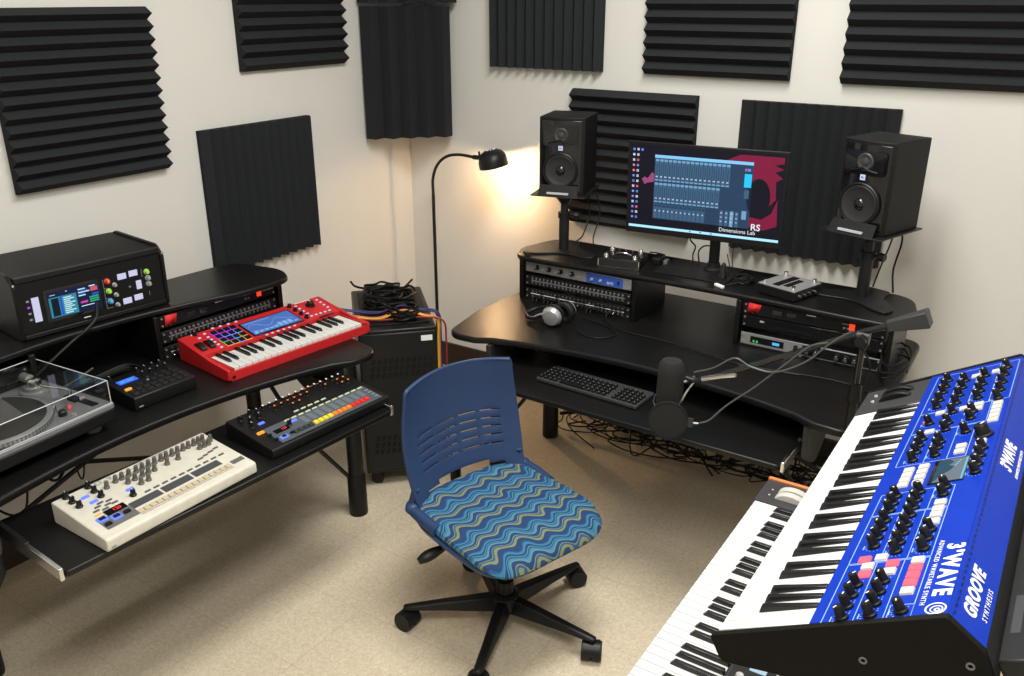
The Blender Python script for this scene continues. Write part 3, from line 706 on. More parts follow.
for x, y in ((.045, .05), (W - .045, .05), (.045, D - .05), (W - .045, D - .05)):
    g = MB().prism(rrect(-.02, -.02, .02, .02, .004), .05, .065).cyl((0, 0, .03), (0, 0, .05), .01).build('castor', PLAS, t, (x, y, 0))
    MB().cyl((-.012, 0, .026), (.012, 0, .026), .026, n=24).build('castor_wheel', RUB, g, (0, 0, 0), (0, 0, 1.25), bevel=.003)
cw = t
def cab(x, y, z):
    th = 2.371 - PI / 2; return (.725 + x * math.cos(th) - y * math.sin(th), -1.235 + x * math.sin(th) + y * math.cos(th), z)
c0 = cab(.15, .27, .707)
coil('big coil of black cable heaped on the vented cabinet', c0, .088, .0050, 13, .050, jitter=.035, tails=[cab(.22, .40, .735), cab(.27, .50, .745)], sx=1.15)
coil('second loose coil of black cable on rear of the cabinet', cab(.13, .36, .708), .07, .005, 6, .045, jitter=.03, tails=[cab(.03, .47, .735), cab(.0, .50, .755)])
coil('small coil of black cable at front edge of the cabinet top', cab(.19, .11, .707), .05, .004, 7, .045, jitter=.02, sx=1.2)
for k, (m, lab) in enumerate(((CABY, 'yellow cable of the snake hanging over the cabinet side'), (CABO, 'orange cable of the snake across the cabinet top'),
                              (CABP, 'purple cable looping over the cabinet right edge'), (CABB, 'blue cable lying across the cabinet top'),
                              (CABR, 'red cable of the snake across the cabinet top'))):
    o = k * .011
    y0 = (.10, .115, .17, .185, .085)[k]
    cord(lab, [cab(-.10, y0 + .03, .74), cab(.0, y0 + .02, .722), cab(.09, y0, .716), cab(.19, y0 - .01, .745 if k < 3 else .72), cab(.27, y0 - .03, .726), cab(.318 + o * .5, y0 - .05, .712), cab(.319 + o * .7, y0 - .055, .62), cab(.317 + o * .7, y0 - .06, .42), cab(.319 + o * .7, y0 - .05, .20), cab(.33 + o, y0, .01)],
         .0042, m, 'multicolour cable snake')

# ---------------------------------------------------------------- office chair
def chair():
    t = thing('office_chair', 'navy plastic swivel chair with wavy patterned seat in the middle of the floor', 'chair', (1.660, -1.610, 0), (0, 0, math.radians(72.5)))
    # local: front = -Y
    def se(a, n=4.4): c, s_ = math.cos(a), math.sin(a); return math.copysign(abs(c) ** (2 / n), c), math.copysign(abs(s_) ** (2 / n), s_)
    N = 48; b = MB(); rings = []
    def zc(x, y):   # cushion crown and waterfall front
        f = max(0, (-y - .10) / .13); return .456 - .030 * f * f - .012 * (x / .23) ** 2 + .010 * max(0, (y - .1) / .12)
    for k, (s_, dz) in enumerate(((.90, -.035), (1.0, -.028), (1.02, -.016), (1.0, -.006), (.94, -.001), (.75, .0), (.5, 0), (.25, 0), (.02, 0))):
        for i in range(N):
            ex, ey = se(2 * PI * i / N); wx = .234 + .004 * (-ey); x = ex * wx * s_; y = ey * .230 * s_ - .020
            b.v.append((x, y, zc(x, y) + dz))
    for k in range(8):
        for i in range(N): b.f.append((k * N + i, k * N + (i + 1) % N, (k + 1) * N + (i + 1) % N, (k + 1) * N + i)); b.m.append(0)
    b.f.append(tuple(reversed(range(N)))); b.m.append(0); b.f.append(tuple(range(8 * N, 9 * N))); b.m.append(0)
    b.build('seat_cushion', FABRIC, t)
    # seat pan
    b = MB()
    for k, (s_, z) in enumerate(((.55, -.085), (.85, -.072), (1.0, -.050), (1.03, -.034), (1.0, -.030), (.86, -.036))):
        for i in range(N):
            ex, ey = se(2 * PI * i / N, 4.4); wx = .236; x = ex * wx * s_; y = ey * .224 * s_ - .002
            b.v.append((x, y, zc(x, y) + z))
    for k in range(5):
        for i in range(N): b.f.append((k * N + i, k * N + (i + 1) % N, (k + 1) * N + (i + 1) % N, (k + 1) * N + i)); b.m.append(0)
    b.f.append(tuple(reversed(range(N)))); b.m.append(0); b.f.append(tuple(range(5 * N, 6 * N))); b.m.append(0)
    b.build('seat_pan', NAVY, t)
    # back shell
    tl = [0, .03, .06, .09, .12, .155, .19, .225]
    rows = []
    for r_ in range(5): rows += [(.235 + r_ * .070, .246 + r_ * .070)]
    lv = sorted(set([round(v, 4) for v in tl + [a for r in rows for a in r] + [.56, .60, .66, .72, .78, .84, .88, .92, .95, .975, .99, 1.0]]))
    sx = [-1, -.985, -.95, -.9, -.85, -.80, -.72]
    sl = [-.72 + .06 * k for k in range(25)]
    ss = sorted(set([round(v, 3) for v in sx + sl + [-v for v in sx]]))
    b = MB(); ns = len(ss)
    def P(s, tt):
        hw = .212 + .016 * math.sin(PI * min(1, tt * 1.1)) - .002 * tt
        corner = 0
        top = 0
        z = .430 + .388 * tt
        # rounded top corners
        if tt > .94: hw -= .012 * ((tt - .94) / .06) ** 3
        zz = z + .016 * (1 - s * s) * tt - .0
        y = .225 + .045 * tt + .028 * math.sin(PI * tt) * .6 - .050 * s * s - .02 * (1 - tt) ** 2
        # slots rise in an arc towards the middle
        zz += .012 * (1 - s * s) * math.sin(PI * min(1, max(0, tt / .9)))
        return (s * hw, y, zz)
    for tt in lv:
        for s in ss: b.v.append(P(s, tt))
    ribs = (-.40, .02, .38)
    for j in range(len(lv) - 1):
        tm = (lv[j] + lv[j + 1]) / 2
        for i in range(ns - 1):
            sm = (ss[i] + ss[i + 1]) / 2
            if any(a < tm < c for a, c in rows) and abs(sm) < .74 and not any(abs(sm - q) < .035 for q in ribs): continue
            if abs(sm) < .80 and tm < .125 * (1 - (sm / .8) ** 2) ** .35: continue
            b.f.append((j * ns + i, j * ns + i + 1, (j + 1) * ns + i + 1, (j + 1) * ns + i)); b.m.append(0)
    o = b.build('backrest', NAVY, t, ang=60)
    so = o.modifiers.new('thickness', 'SOLIDIFY'); so.thickness = .011; so.offset = 0
    bv = o.modifiers.new('soft', 'BEVEL'); bv.width = .0015; bv.segments = 2; bv.limit_method = 'ANGLE'
    # arms joining pan and back
    for s in (-1, 1):
        b = MB(); b.tube([(s * .222, .04, .425), (s * .228, .12, .432), (s * .226, .185, .438), (s * .214, .190, .452), (s * .207, .182, .50)], lambda k: .021 - .009 * k, 12)
        b.sphere((s * .224, .178, .438), .024, 16, 10, sz=.8)
        b.build('back_bracket', NAVY, t)
    MB().box(-.03, .10, .375, .03, .22, .388).tube([(0, .21, .382), (0, .255, .40), (0, .262, .47)], .018, 10).build('spine_support', PLAS, t, bevel=.002)
    # mechanism, column, lever
    MB().prism(rrect(-.075, -.10, .075, .12, .02), .335, .372, 0, None, rrect(-.09, -.12, .09, .13, .02)).build('mechanism', PLAS, t, bevel=.003)
    MB().cyl((0, 0, .06), (0, 0, .17), .028, n=24).cyl((0, 0, .17), (0, 0, .336), .016, n=24).build('gas_column', PLAS, t)
    MB().tube([(.07, .03, .352), (.15, .03, .345), (.20, .035, .335)], .006, 8).build('lever_rod', STEEL, t)
    MB().tube([(-.07, .05, .352), (-.16, .06, .345), (-.20, .065, .338)], .006, 8).tube([(-.19, .064, .340), (-.24, .072, .330), (-.275, .078, .320)], lambda k: .010 + .008 * math.sin(PI * k), 10).build('height_lever', PLAS, t)
    MB().lathe([(.045, .065), (.05, .075), (.048, .115), (.034, .125)], 28).build('hub', PLAS, t, bevel=.002)
    base_a = 1 - 72.5
    wheel = MB().cyl((-.031, 0, .031), (-.004, 0, .031), .031, n=24).cyl((.004, 0, .031), (.031, 0, .031), .031, n=24).mesh('wheel', RUB)
    hood = MB().prism([(.0345 * math.cos(PI * k / 10), .0345 * math.sin(PI * k / 10)) for k in range(11)] + [(-.028 * math.cos(PI * k / 10), .028 * math.sin(PI * k / 10)) for k in range(11)], -.026, .026, 0,
                      Matrix(((0, 0, 1, 0), (1, 0, 0, 0), (0, 1, 0, .031), (0, 0, 0, 1))))
    hood.cyl((0, .0, .055), (0, .0, .080), .009, n=12); HD = hood.mesh('castor_hood', PLAS)
    for k in range(5):
        a = math.radians(base_a + 72 * k)
        X = Matrix.Rotation(a, 4, 'Z')
        b = MB(); n_ = 8
        prof = [(0, .03, .062, .118), (.10, .026, .066, .108), (.20, .021, .070, .098), (.30, .018, .071, .086), (.33, .014, .072, .083)]
        vs = []
        for r_, hw, z0, z1 in prof: vs += [(r_, -hw, z0), (r_, hw, z0), (r_, hw * .6, z1), (r_, -hw * .6, z1)]
        fs = [(0, 3, 2, 1), (16, 17, 18, 19)]
        for j in range(4):
            for i in range(4): fs.append((j * 4 + i, j * 4 + (i + 1) % 4, j * 4 + 4 + (i + 1) % 4, j * 4 + 4 + i))
        b.add(vs, fs, 0, X); b.build('base_leg', PLAS, t, bevel=.005)
        p = X @ Vector((.318, 0, 0)); ra = a + (.4, 1.2, -.6, .9, .2)[k]
        h_ = inst(HD, 'castor', t, p, (0, 0, ra)); inst(wheel, 'castor_wheel', h_)
    return t
chair()

# ---------------------------------------------------------------- musical keyboards
def keys(t, nwhite, pitch, wl, bl, x0, y0, z0, h=.010, bh=.010, gap=.0017, start=0, rear=1.):
    wk = MB().box(gap / 2, 0, -.014, pitch - gap / 2, wl, h * 0); WM = None
    b = MB().box(gap / 2, 0, -.012, pitch - gap / 2, wl, 0); wm = b.mesh('white_key', WKEY)
    bw = pitch * .52
    b = MB(); b.add([(0, .0, -.003), (bw, .0, -.003), (bw, bl, -.003), (0, bl, -.003), (bw * .12, .010, bh), (bw * .88, .010, bh), (bw * .88, bl, bh * rear), (bw * .12, bl, bh * rear)],
                    [(3, 2, 1, 0), (4, 5, 6, 7), (0, 1, 5, 4), (1, 2, 6, 5), (2, 3, 7, 6), (3, 0, 4, 7)]); bm = b.mesh('black_key', BKEY)
    off = {0: -.07, 1: .07, 3: -.09, 4: 0, 5: .09}
    for i in range(nwhite):
        o = inst(wm, 'white_key', t, (x0 + i * pitch, y0, z0))
        bv = o.modifiers.new('bevel', 'BEVEL'); bv.width = .0010; bv.segments = 2
        d = (i + start) % 7
        if d in off and i < nwhite - 1:
            o = inst(bm, 'black_key', t, (x0 + (i + 1) * pitch - bw / 2 + off[d] * pitch, y0 + wl - bl, z0))
            bv = o.modifiers.new('bevel', 'BEVEL'); bv.width = .0012; bv.segments = 2

# --- upper: blue wavetable synth (tilted)
TL = .5
t = dev('blue_synthesizer', 'big blue 61-key synthesizer tilted on the upper tier of the stand', 'synthesizer', 2.635, -1.651, 1.04, 0, TL)
U0, U2 = -.150, .858
prof = [(-.004, .0), (-.004, -.040), (.107, -.075), (.362, -.110), (.372, -.045), (.342, .006), (.150, .006), (.1495, -.012), (-.001, -.012), (-.001, 0)]
YZ = Matrix(((0, 0, 1, 0), (1, 0, 0, 0), (0, 1, 0, 0), (0, 0, 0, 1)))
MB().prism([(-.003, -.014), (-.003, -.040), (.107, -.073), (.349, -.108), (.351, -.050), (.329, .002), (.1505, .002), (.150, -.014)], U0 + .006, U2 - .006, 0, YZ).build('chassis', DGREY, t)
side = fillet([(-.006, .003), (-.006, -.040), (.107, -.076), (.354, -.112), (.358, -.046), (.331, .007)], [.004, .008, .01, .006, .004, .006], 3)
MB().prism(side, U2 - .0055, U2 + .006, 0, YZ).build('end_cheek', mat('dark_bronze_cheek', (.0055, .0048, .0038), .6, spec=.15), t, bevel=.0012)
MB().prism(side, U0 - .006, U0 + .0055, 0, YZ).build('end_cheek', mat('dark_bronze_cheek'), t, bevel=.0012)
MB().box(-.143, -.001, -.012, -.002, .145, .002).build('wheel_panel', DGREY, t, bevel=.001)
for x in (-.062, -.098):
    g = MB(); g.prism([(.036 * math.cos(PI * k / 16) + .078, .036 * math.sin(PI * k / 16) * .42) for k in range(17)], x - .009, x + .009, 0, YZ).build('modulation_wheel', PLAS, t, bevel=.002)
    MB().cyl((x, .028, .0022), (x, .028, .006), .004, n=10).build('wheel_led', WPAD, t)
keys(t, 36, .0235, .145, .095, 0, 0, .0005, rear=.35)
MB().box(U0 + .0065, .146, .0022, U2 - .0065, .3305, .0045).build('control_panel', BLUE, t, bevel=.0005)
sl = MB(); sl.add([(U0 + .0065, .331, .0045), (U2 - .0065, .331, .0045), (U2 - .0065, .357, -.046), (U0 + .0065, .357, -.046), (U0 + .0065, .328, .0045), (U2 - .0065, .328, .0045), (U2 - .0065, .354, -.049), (U0 + .0065, .354, -.049)],
                    [(0, 1, 2, 3), (7, 6, 5, 4), (0, 4, 5, 1), (2, 6, 7, 3), (1, 5, 6, 2), (0, 3, 7, 4)]); sl.build('rear_slope', BLUE, t)
# printed frames and ticks
def rect(u0, v0, u1, v1, w_=.0011):
    z0, z1 = .0046, .0050; ln = MB()
    ln.box(u0, v0, z0, u1, v0 + w_, z1); ln.box(u0, v1 - w_, z0, u1, v1, z1); ln.box(u0, v0, z0, u0 + w_, v1, z1); ln.box(u1 - w_, v0, z0, u1, v1, z1); ln.build('printed_frame', LBLUEP, t)
def bar(u0, v0, z0, u1, v1, z1): MB().box(u0, v0, z0, u1, v1, z1).build('printed_line', LBLUEP, t)
rect(.70, .163, .860, .284); rect(.545, .163, .698, .284); rect(.465, .163, .543, .284); rect(.205, .163, .353, .284); rect(-.125, .163, .10, .330); rect(.10, .163, .203, .30); rect(.822, .252, .856, .284)
bar(.702, .2075, .0046, .858, .2085, .005); bar(.702, .2475, .0046, .858, .2485, .005); bar(.547, .2095, .0046, .696, .2105, .005); bar(.547, .2495, .0046, .696, .2505, .005)
for v in (.2115, .2515, .292): bar(-.123, v, .0046, .098, v + .001, .005)
for v in (.2115, .2515): bar(.207, v, .0046, .351, v + .001, .005); bar(.467, v, .0046, .541, v + .001, .005)
KN = []
for v, us in ((.192, (.846, .818, .790, .762, .650, .623, .595, .567, .533, .507, .480, .335, .300, .268, .239, .162, .074, .035, -.010, -.045, -.083)),
              (.230, (.844, .816, .787, .759, .674, .648, .618, .592, .560, .534, .507, .477, .329, .296, .270, .212, .179, .123, .074, .030, -.014, -.056)),
              (.270, (.840, .675, .645, .618, .499, .472, .242, .176, .143, .069, .031, -.008, -.059)),
              (.310, (.431, .401, .366, .335, .095, .050, .007, -.038, -.083))):
    for u in us: KN.append((u, v))
KB = knob_mesh(.0085, .020, PLAS, n=14)
tk = MB()
for k in range(11):
    tk.box(.0122, -.0004, 0, .0145, .0004, .0004, 0, Matrix.Rotation(-math.radians(240) * k / 10 - math.radians(60) + PI / 2, 4, 'Z'))
tk.box(-.006, -.0170, 0, .006, -.0155, .0004)
TK = tk.mesh('tick_ring', LBLUEP)
for u, v in KN:
    inst(TK, 'tick_ring', t, (u, v, .0046))
    inst(KB, 'knob', t, (u, v, .0047), (0, 0, random.uniform(-2.4, 2.4)))
inst(knob_mesh(.015, .022, PLAS, n=20), 'large_knob', t, (.274, .305, .0047), (0, 0, 1))
pw = pad_mesh(.018, .022, .003, WPAD, name='white_pad'); pp = pad_mesh(.018, .022, .003, LPINK, name='lit_pad')
for (u, v), lit in (((.711, .196), 0), ((.733, .196), 1), ((.709, .232), 1), ((.732, .232), 0), ((.708, .268), 0), ((.729, .268), 1), ((.749, .268), 1), ((.769, .268), 1), ((.790, .268), 0),
                    ((.690, .187), 1), ((.688, .2115), 0), ((.592, .270), 0), ((.527, .270), 0), ((.550, .270), 0), ((.569, .270), 0),
                    ((.377, .193), 0), ((.397, .193), 0), ((.417, .193), 0), ((.437, .193), 0), ((.372, .218), 0), ((.393, .218), 0), ((.414, .218), 0), ((.436, .218), 0),
                    ((.307, .271), 0), ((.330, .271), 0), ((-.075, .249), 0), ((-.077, .289), 0), ((.128, .276), 0), ((.106, .276), 0), ((.112, .205), 0), ((.112, .250), 0),
                    ((.122, .312), 0), ((.143, .312), 0), ((.164, .312), 0), ((.185, .312), 0), ((.206, .312), 0), ((.205, .199), 0), ((.302, .303), 0)):
    inst(pp if lit else pw, 'lit_pad' if lit else 'button_pad', t, (u, v, .0047), (0, 0, 0), (1, .85, 1))
inst(MB().lathe([(.003, 0), (.003, .003), (.001, .004)], 10).mesh('indicator', LPINK), 'indicator', t, (.150, .180, .0047))
s = MB().box(.358, .236, .0046, .452, .294, .0062, 0).build('display', GLOSS, t)
b = MB(); sm = [mat('lcd_grey', (.10, .13, .16), .4, emit=(.16, .20, .24), es=1), mat('lcd_blue', (.02, .06, .10), .4, emit=(.02, .07, .12), es=1), mat('lcd_cyan', (.1, .4, .6), .4, emit=(.15, .55, .8), es=1)]
b.box(.363, .243, .0063, .449, .2915, .0064, 0)
b.prism([(.363, .262), (.376, .270), (.385, .262), (.395, .272), (.410, .264), (.425, .250), (.440, .246), (.449, .243), (.363, .243)][::-1] and [(.363, .243), (.449, .243), (.440, .248), (.425, .252), (.410, .266), (.395, .272), (.385, .262), (.376, .270), (.363, .262)], .0065, .0066, 1)
b.box(.363, .2885, .0065, .449, .2915, .0066, 2)
for k in range(4): b.box(.37 + .006 * k, .278 - .002 * k, .0065, .374 + .006 * k, .281 - .002 * k, .0066, 2)
b.build('display_image', sm, s)
# lettering on the panel
g = text('logo_lettering', "3'WAVE", .033, WHITEP, t, (.738, .3135, .0050), (0, 0, 0), bold=.0012, space=1.28, depth=.0003)
text('small_lettering', 'ADVANCED WAVETABLE SYNTH', .0098, WHITEP, t, (.742, .2930, .0050), depth=.0002, space=1.25)
b = MB(); b.lathe([(.0115, 0), (.0135, 0), (.0135, .0004), (.0115, .0004)], 36, 0, Matrix.Translation((.838, .3125, .0047)), cap=False)
b.lathe([(.0068, 0), (.0084, 0), (.0084, .0004), (.0068, .0004)], 28, 0, Matrix.Translation((.8396, .3137, .0047)), cap=False)
b.lathe([(.0020, 0), (.0040, 0), (.0040, .0004), (.0020, .0004)], 20, 0, Matrix.Translation((.8410, .3147, .0047)), cap=False)
b.build('logo_swirl', WHITEP, t)
def on_slope_rear(name, body, size, u, k, shear=0., bold=0., space=1.):
    y = .331 + .026 * k; z = .0046 - .0505 * k
    n = Vector((0, .0505, .026)).normalized(); up = Vector((0, -.026, .0505)).normalized(); xx = up.cross(n)
    o = text(name, body, size, WHITEP, t, (0, 0, 0), shear=shear, bold=bold, space=space, depth=.0003)
    o.matrix_local = Matrix.Translation((u, y + n.y * .0006, z + n.z * .0006)) @ Matrix((xx, up, n)).transposed().to_4x4()
on_slope_rear('rear_logo', 'GROOVE', .026, .765, .46, shear=.12, bold=.0010, space=1.1)
on_slope_rear('rear_small_print', 'S Y N T H E S I S', .0105, .770, .83)
on_slope_rear('rear_name', "3'WAVE", .030, .330, .46, bold=.0011)
on_slope_rear('rear_small_line', 'ADVANCED WAVETABLE SYNTH', .0075, .330, .83)
b = MB()
for k in range(60):
    u = U0 + .03 + k * .0165
    b.add([(u, .3342, .0006), (u + .008, .3342, .0006), (u + .008, .3352, -.0012), (u, .3352, -.0012)], [(0, 1, 2, 3)])
b.build('vent_dashes', PLAS, t)
for y, z in ((.205, -.048), (.335, -.062)): MB().lathe([(.0055, 0), (.0055, .0008), (.0030, .0008), (.0026, -.0005)], 16, 0, Matrix.Translation((U2 + .006, y, z)) @ Matrix.Rotation(PI / 2, 4, 'Y')).build('cheek_screw', GREY, t)

# --- dark panel behind the synthesizer
t = dev('black_back_panel', 'black metal panel with faint print running behind the blue synthesizer', 'panel', 2.635, -1.651, 1.04, 0, TL)
MB().box(-.12, .362, -.16, .850, .402, -.066).build('panel_body', STEEL, t, bevel=.003)
for u, L_ in ((.25, .10), (.52, .07), (.70, .09)): MB().box(u, .4022, -.11, u + L_, .4026, -.09).box(u, .372, -.0658, u + L_, .384, -.0655).build('faint_print', DGREY, t)
# --- lower keyboard
t = dev('controller_keyboard', 'black keyboard with long row of white keys on the lower tier of the stand', 'keyboard', 2.439, -1.660, .758, 0, 0)
XA, XB = -.115, .88
MB().prism([(-.004, -.016), (-.004, -.060), (.03, -.075), (.30, -.075), (.31, -.06), (.31, .012), (.152, .006), (.150, -.016)], XA, XB, 0, YZ).build('chassis', DGREY, t, bevel=.002)
MB().box(XA, -.004, -.016, -.003, .150, .002).build('wheel_panel', DGREY, t, bevel=.001)
MB().box(XA - .012, -.004, -.07, XA - .0005, .31, .006).build('orange_cheek', TAN, t, bevel=.001)
for x in (-.040, -.068):
    MB().prism([(.038 * math.cos(PI * k / 16) + .075, .038 * math.sin(PI * k / 16) * .55) for k in range(17)], x - .010, x + .010, 0, YZ).build('modulation_wheel', WPAD, t, bevel=.003)
    MB().cyl((x, .022, .0022), (x, .022, .004), .0025, n=8).build('wheel_led', WPAD, t)
keys(t, 36, .0235, .148, .098, 0, 0, .001)
def tp(y): return .006 + (y - .152) / (.31 - .152) * .006
MB().add([(XA + .002, .155, tp(.155) + .0005), (XB - .002, .155, tp(.155) + .0005), (XB - .002, .305, tp(.305) + .0005), (XA + .002, .305, tp(.305) + .0005)], [(0, 1, 2, 3)]).build('control_panel', PLAS, t)
k1 = knob_mesh(.0095, .014, SILVER); 
for u in (.56, .62, .68, .74): inst(k1, 'knob', t, (u, .178, .0085))
for u in (.595, .65, .71): inst(KB, 'knob', t, (u, .235, .010))
sc = MB().box(.535, .185, .0080, .585, .215, .0105, 0).build('small_display', mat('pale_lcd', (.5, .6, .7), .4, emit=(.45, .62, .75), es=1), t)
b = MB()
for u in (.50, .53, .60, .63, .66): b.box(u, .225, .0092, u + .014, .232, .0108)
b.build('button_row', WPAD, t)
inst(pad_mesh(.012, .008, .003, LCYAN), 'lit_button', t, (.545, .232, .0095))

# --- two-tier stand
t = thing('keyboard_stand', 'black two-tier keyboard stand carrying both keyboards', 'stand', (3.18, -2.02, 0))
for y in (-.42, .42):
    MB().tube([(-.55, y, .02), (.10, y, .02)], .018, 10, smooth=False).build('floor_tube', STEEL, t)
    MB().tube([(.05, y, .02), (.16, y, 1.12)], .022, 12, smooth=False).build('upright', STEEL, t)
    MB().tube([(.12, y, .665), (-.70, y, .667)], .014, 10, smooth=False).build('lower_arm', STEEL, t)
    MB().tube([(.155, y, 1.05), (.05, y, 1.03), (-.20, y, .985), (-.50, y, .905)], .013, 10, smooth=False).build('upper_arm', STEEL, t)
    MB().box(.10, y - .035, .98, .19, y + .035, 1.10).build('clamp_block', PLAS, t, bevel=.006)
    MB().cyl((.03, y - .015, 1.055), (.03, y - .015, 1.13), .010, n=12).build('arm_stop', PLAS, t)
MB().tube([(.10, -.42, .55), (.10, .42, .55)], .018, 10, smooth=False).build('cross_bar', STEEL, t)
t = thing('grey_clamp', 'grey metal clamp arm behind near end of the blue synthesizer', 'clamp', (3.09, -2.50, 1.03))
MB().box(0, -.014, -.014, .22, .014, .014).build('arm', ALU, t, bevel=.004)
MB().prism(rrect(-.02, -.022, .03, .022, .008), -.05, .05).build('clamp_head', PLAS, t, bevel=.004)
MB().tube([(.20, 0, 0), (.25, 0, 0), (.27, 0, -.5), (.27, 0, -1.03)], .014, 10, smooth=False).build('post', STEEL, t)

# --- red sampling keyboard on the left desk
def wedge_z(y, D, h0, h1): return h0 + (h1 - h0) * y / D
t = dev('red_keyboard_workstation', 'bright red 37-key music workstation with colour pads on the left desk', 'keyboard', .752, -1.877, .7405, 3.016)
W, D, h0, h1 = .605, .299, .030, .077
yk = .50 * D
MB().prism([(0, .0), (.01, -.0), (D, 0), (D, h1), (yk + .004, .052), (yk + .004, .022), (.012, .022), (.010, .030), (0, .030)], .012, W - .012, 0, YZ).build('body', RED, t)
sd = fillet([(-.002, .004), (.02, 0), (D, .0), (D + .002, h1 + .001), (yk + .004, .055), (.10, .046), (-.002, .040)], [.004, .004, .004, .004, .02, .03, .004], 3)
for x in (0, W - .012): MB().prism(sd, x, x + .012, 0, YZ).build('side_cheek', RED, t, bevel=.002)
ta = math.atan2(h1 - .052, D - yk - .004)
def mz(y): return .052 + (y - yk - .004) * math.tan(ta)
def mp(x, v): y = v * D; return (x * W, y, mz(y) + .0004)
keys(t, 22, (W - .055) / 22, yk - .016, .088, .030, .014, .039, bh=.009)
for x0, x1 in ((.013, .029), (W - .024, W - .013)): MB().box(x0, .003, .022, x1, yk, .041).build('key_block', RED2, t)
R_ = (ta, 0, 0)
b = MB(); b.box(0, 0, 0, .215, .108, .0025); scr = b.build('touch_screen', GLOSS, t, mp(.362, .545), R_, bevel=.001)
sb = [mat('mpc_screen_blue', (.05, .12, .4), .3, emit=(.07, .16, .45), es=1), mat('mpc_screen_line', (.2, .4, .8), .3, emit=(.22, .38, .75), es=1), LCYAN]
b = MB(); b.box(.006, .008, .0026, .209, .102, .0028, 0)
for k in range(9): b.box(.014 + k * .021, .016, .0029, .030 + k * .021, .022 + .02 * random.random(), .0030, 1)
b.tube([(.012 + .018 * k, .06 + .018 * math.sin(k * 1.1), .0031) for k in range(11)], .0007, 4, 1, seg=4)
b.box(.010, .011, .0029, .022, .016, .0031, 2); b.box(.014, .09, .0029, .12, .093, .0030, 1)
b.build('screen_image', sb, scr)
colr = [[LYEL, LYEL, LCYAN, LORANGE], [LGREEN, LPURP, LCYAN, LYEL], [LPURP, LBLUE, LBLUE, LCYAN], [LPURP, LPURP, LPURP, LPURP]]
for r_ in range(4):
    for c in range(4):
        x = .196 * W + c * .0255; v = .575 + r_ * .102
        g = MB().prism(rrect(-.0115, -.0125, .0115, .0125, .002, 2), 0, .0015).build('pad_glow', colr[r_][c], t, mp(x / W, v), R_)
        MB().prism(rrect(-.010, -.0108, .010, .0108, .002, 2), .0016, .005).build('drum_pad', PLAS, g)
bw = pad_mesh(.010, .007, .002, LWHITE, name='lit_button')
for x, v in [(.089, .98), (.102 + .0, .873), (.152, .93), (.147, .84), (.146, .77), (.145, .70), (.146, .63), (.144, .56), (.225, .995), (.274, .99), (.327, .985), (.379, .985),
             (.430, .51), (.470, .51), (.510, .51), (.550, .51), (.590, .51), (.630, .51), (.79, .92), (.79, .84), (.79, .76), (.79, .68), (.79, .60), (.825, .60), (.86, .60), (.895, .60), (.93, .60),
             (.955, .92), (.953, .84), (.950, .76), (.948, .68), (.62, .985), (.52, .985)]:
    if x in (.62, .52): continue
    inst(bw, 'lit_button', t, mp(x, v), R_)
kr = knob_mesh(.0085, .014, PLAS)
for v in (.95, .83, .71, .60): inst(kr, 'knob', t, mp(.752, v), R_)
inst(knob_mesh(.017, .018, PLAS, n=20), 'data_dial', t, mp(.872, .84), R_); inst(kr, 'volume_knob', t, mp(.100, 1.0 - .03), R_)
for x in (.042 + .008, .095 + .01):
    MB().prism([(.028 * math.cos(PI * k / 14), .014 * math.sin(PI * k / 14)) for k in range(15)], -.010, .010, 0, YZ).build('pitch_wheel', PLAS, t, mp(x, .68), R_, bevel=.002)
MB().box(0, 0, 0, .07, .004, .0006).build('name_print', WHITEP, t, mp(.80, .975), R_)
MB().box(.55 * W, .58 * D, mz(.58 * D), .552 * W, .581 * D, mz(.58 * D) + .0001).build('printed_dot', WHITEP, t)
MB().box(.82 * W, .505 * D, mz(.505 * D) + .0003, .93 * W, .53 * D, mz(.53 * D) + .001).build('touch_strip', PLAS, t)
MB().prism(rrect(-.004, .008, .006, .018, .001, 2), -.0028, -.0020, 0, Matrix.Translation((.020, 0, 0)) @ Matrix(((1, 0, 0, 0), (0, 0, 1, 0), (0, 1, 0, 0), (0, 0, 0, 1)))).build('headphone_jack', PLAS, t)

# --- cream drum machine
def drum(name, label, x, y, yaw, W, D, h0, h1, body, cat='drum machine'):
    t = dev(name, label, cat, x, y, .6355, yaw)
    pr = fillet([(0, .006), (.006, 0), (D - .004, 0), (D, .006), (D, h1), (0, h0)], [.003, .003, .003, .003, .007, .009], 3)
    MB().prism(pr, 0, W, 0, YZ).build('body', body, t, bevel=.004)
    a = math.atan2(h1 - h0, D)
    return t, (lambda u, v, e=.0006: (u * W, v * D, h0 + (h1 - h0) * v + e)), (a, 0, 0)
W, D = .469, .24
t, P, R_ = drum('cream_drum_machine', 'cream drum machine with red digits on the tray of the left desk', 1.126, -2.576, 3.128, W, D, .036, .064, CREAM)
kd = knob_mesh(.0072, .021, mat('grey_brown_knob', (.11, .10, .09), .45), line=GREY, n=12); kb = knob_mesh(.0085, .018, PLAS, n=14)
for u, v in ((.072, .94), (.071, .82), (.075, .70), (.205, .94), (.204, .825), (.204, .70)): inst(kb, 'black_knob', t, P(u, v), R_)
inst(kb, 'data_knob', t, P(.324, .47), R_)
for u, n_ in [(.27, 1), (.335, 1), (.375, 2), (.42, 3), (.468, 3), (.508, 2), (.55, 2), (.592, 1), (.636, 2), (.672, 1), (.713, 2), (.752, 1), (.792, 1), (.830, 1), (.870, 2), (.904, 2), (.936, 2)]:
    for k in range(n_): inst(kd, 'knob', t, P(u, (.79 if u < .3 else .82) - .115 * k), R_)
inst(kd, 'knob', t, P(.968, .755), R_)
MB().box(0, 0, 0, .74 * W, .0010, .0004).build('printed_line', GREYP, t, P(.21, .905), R_)
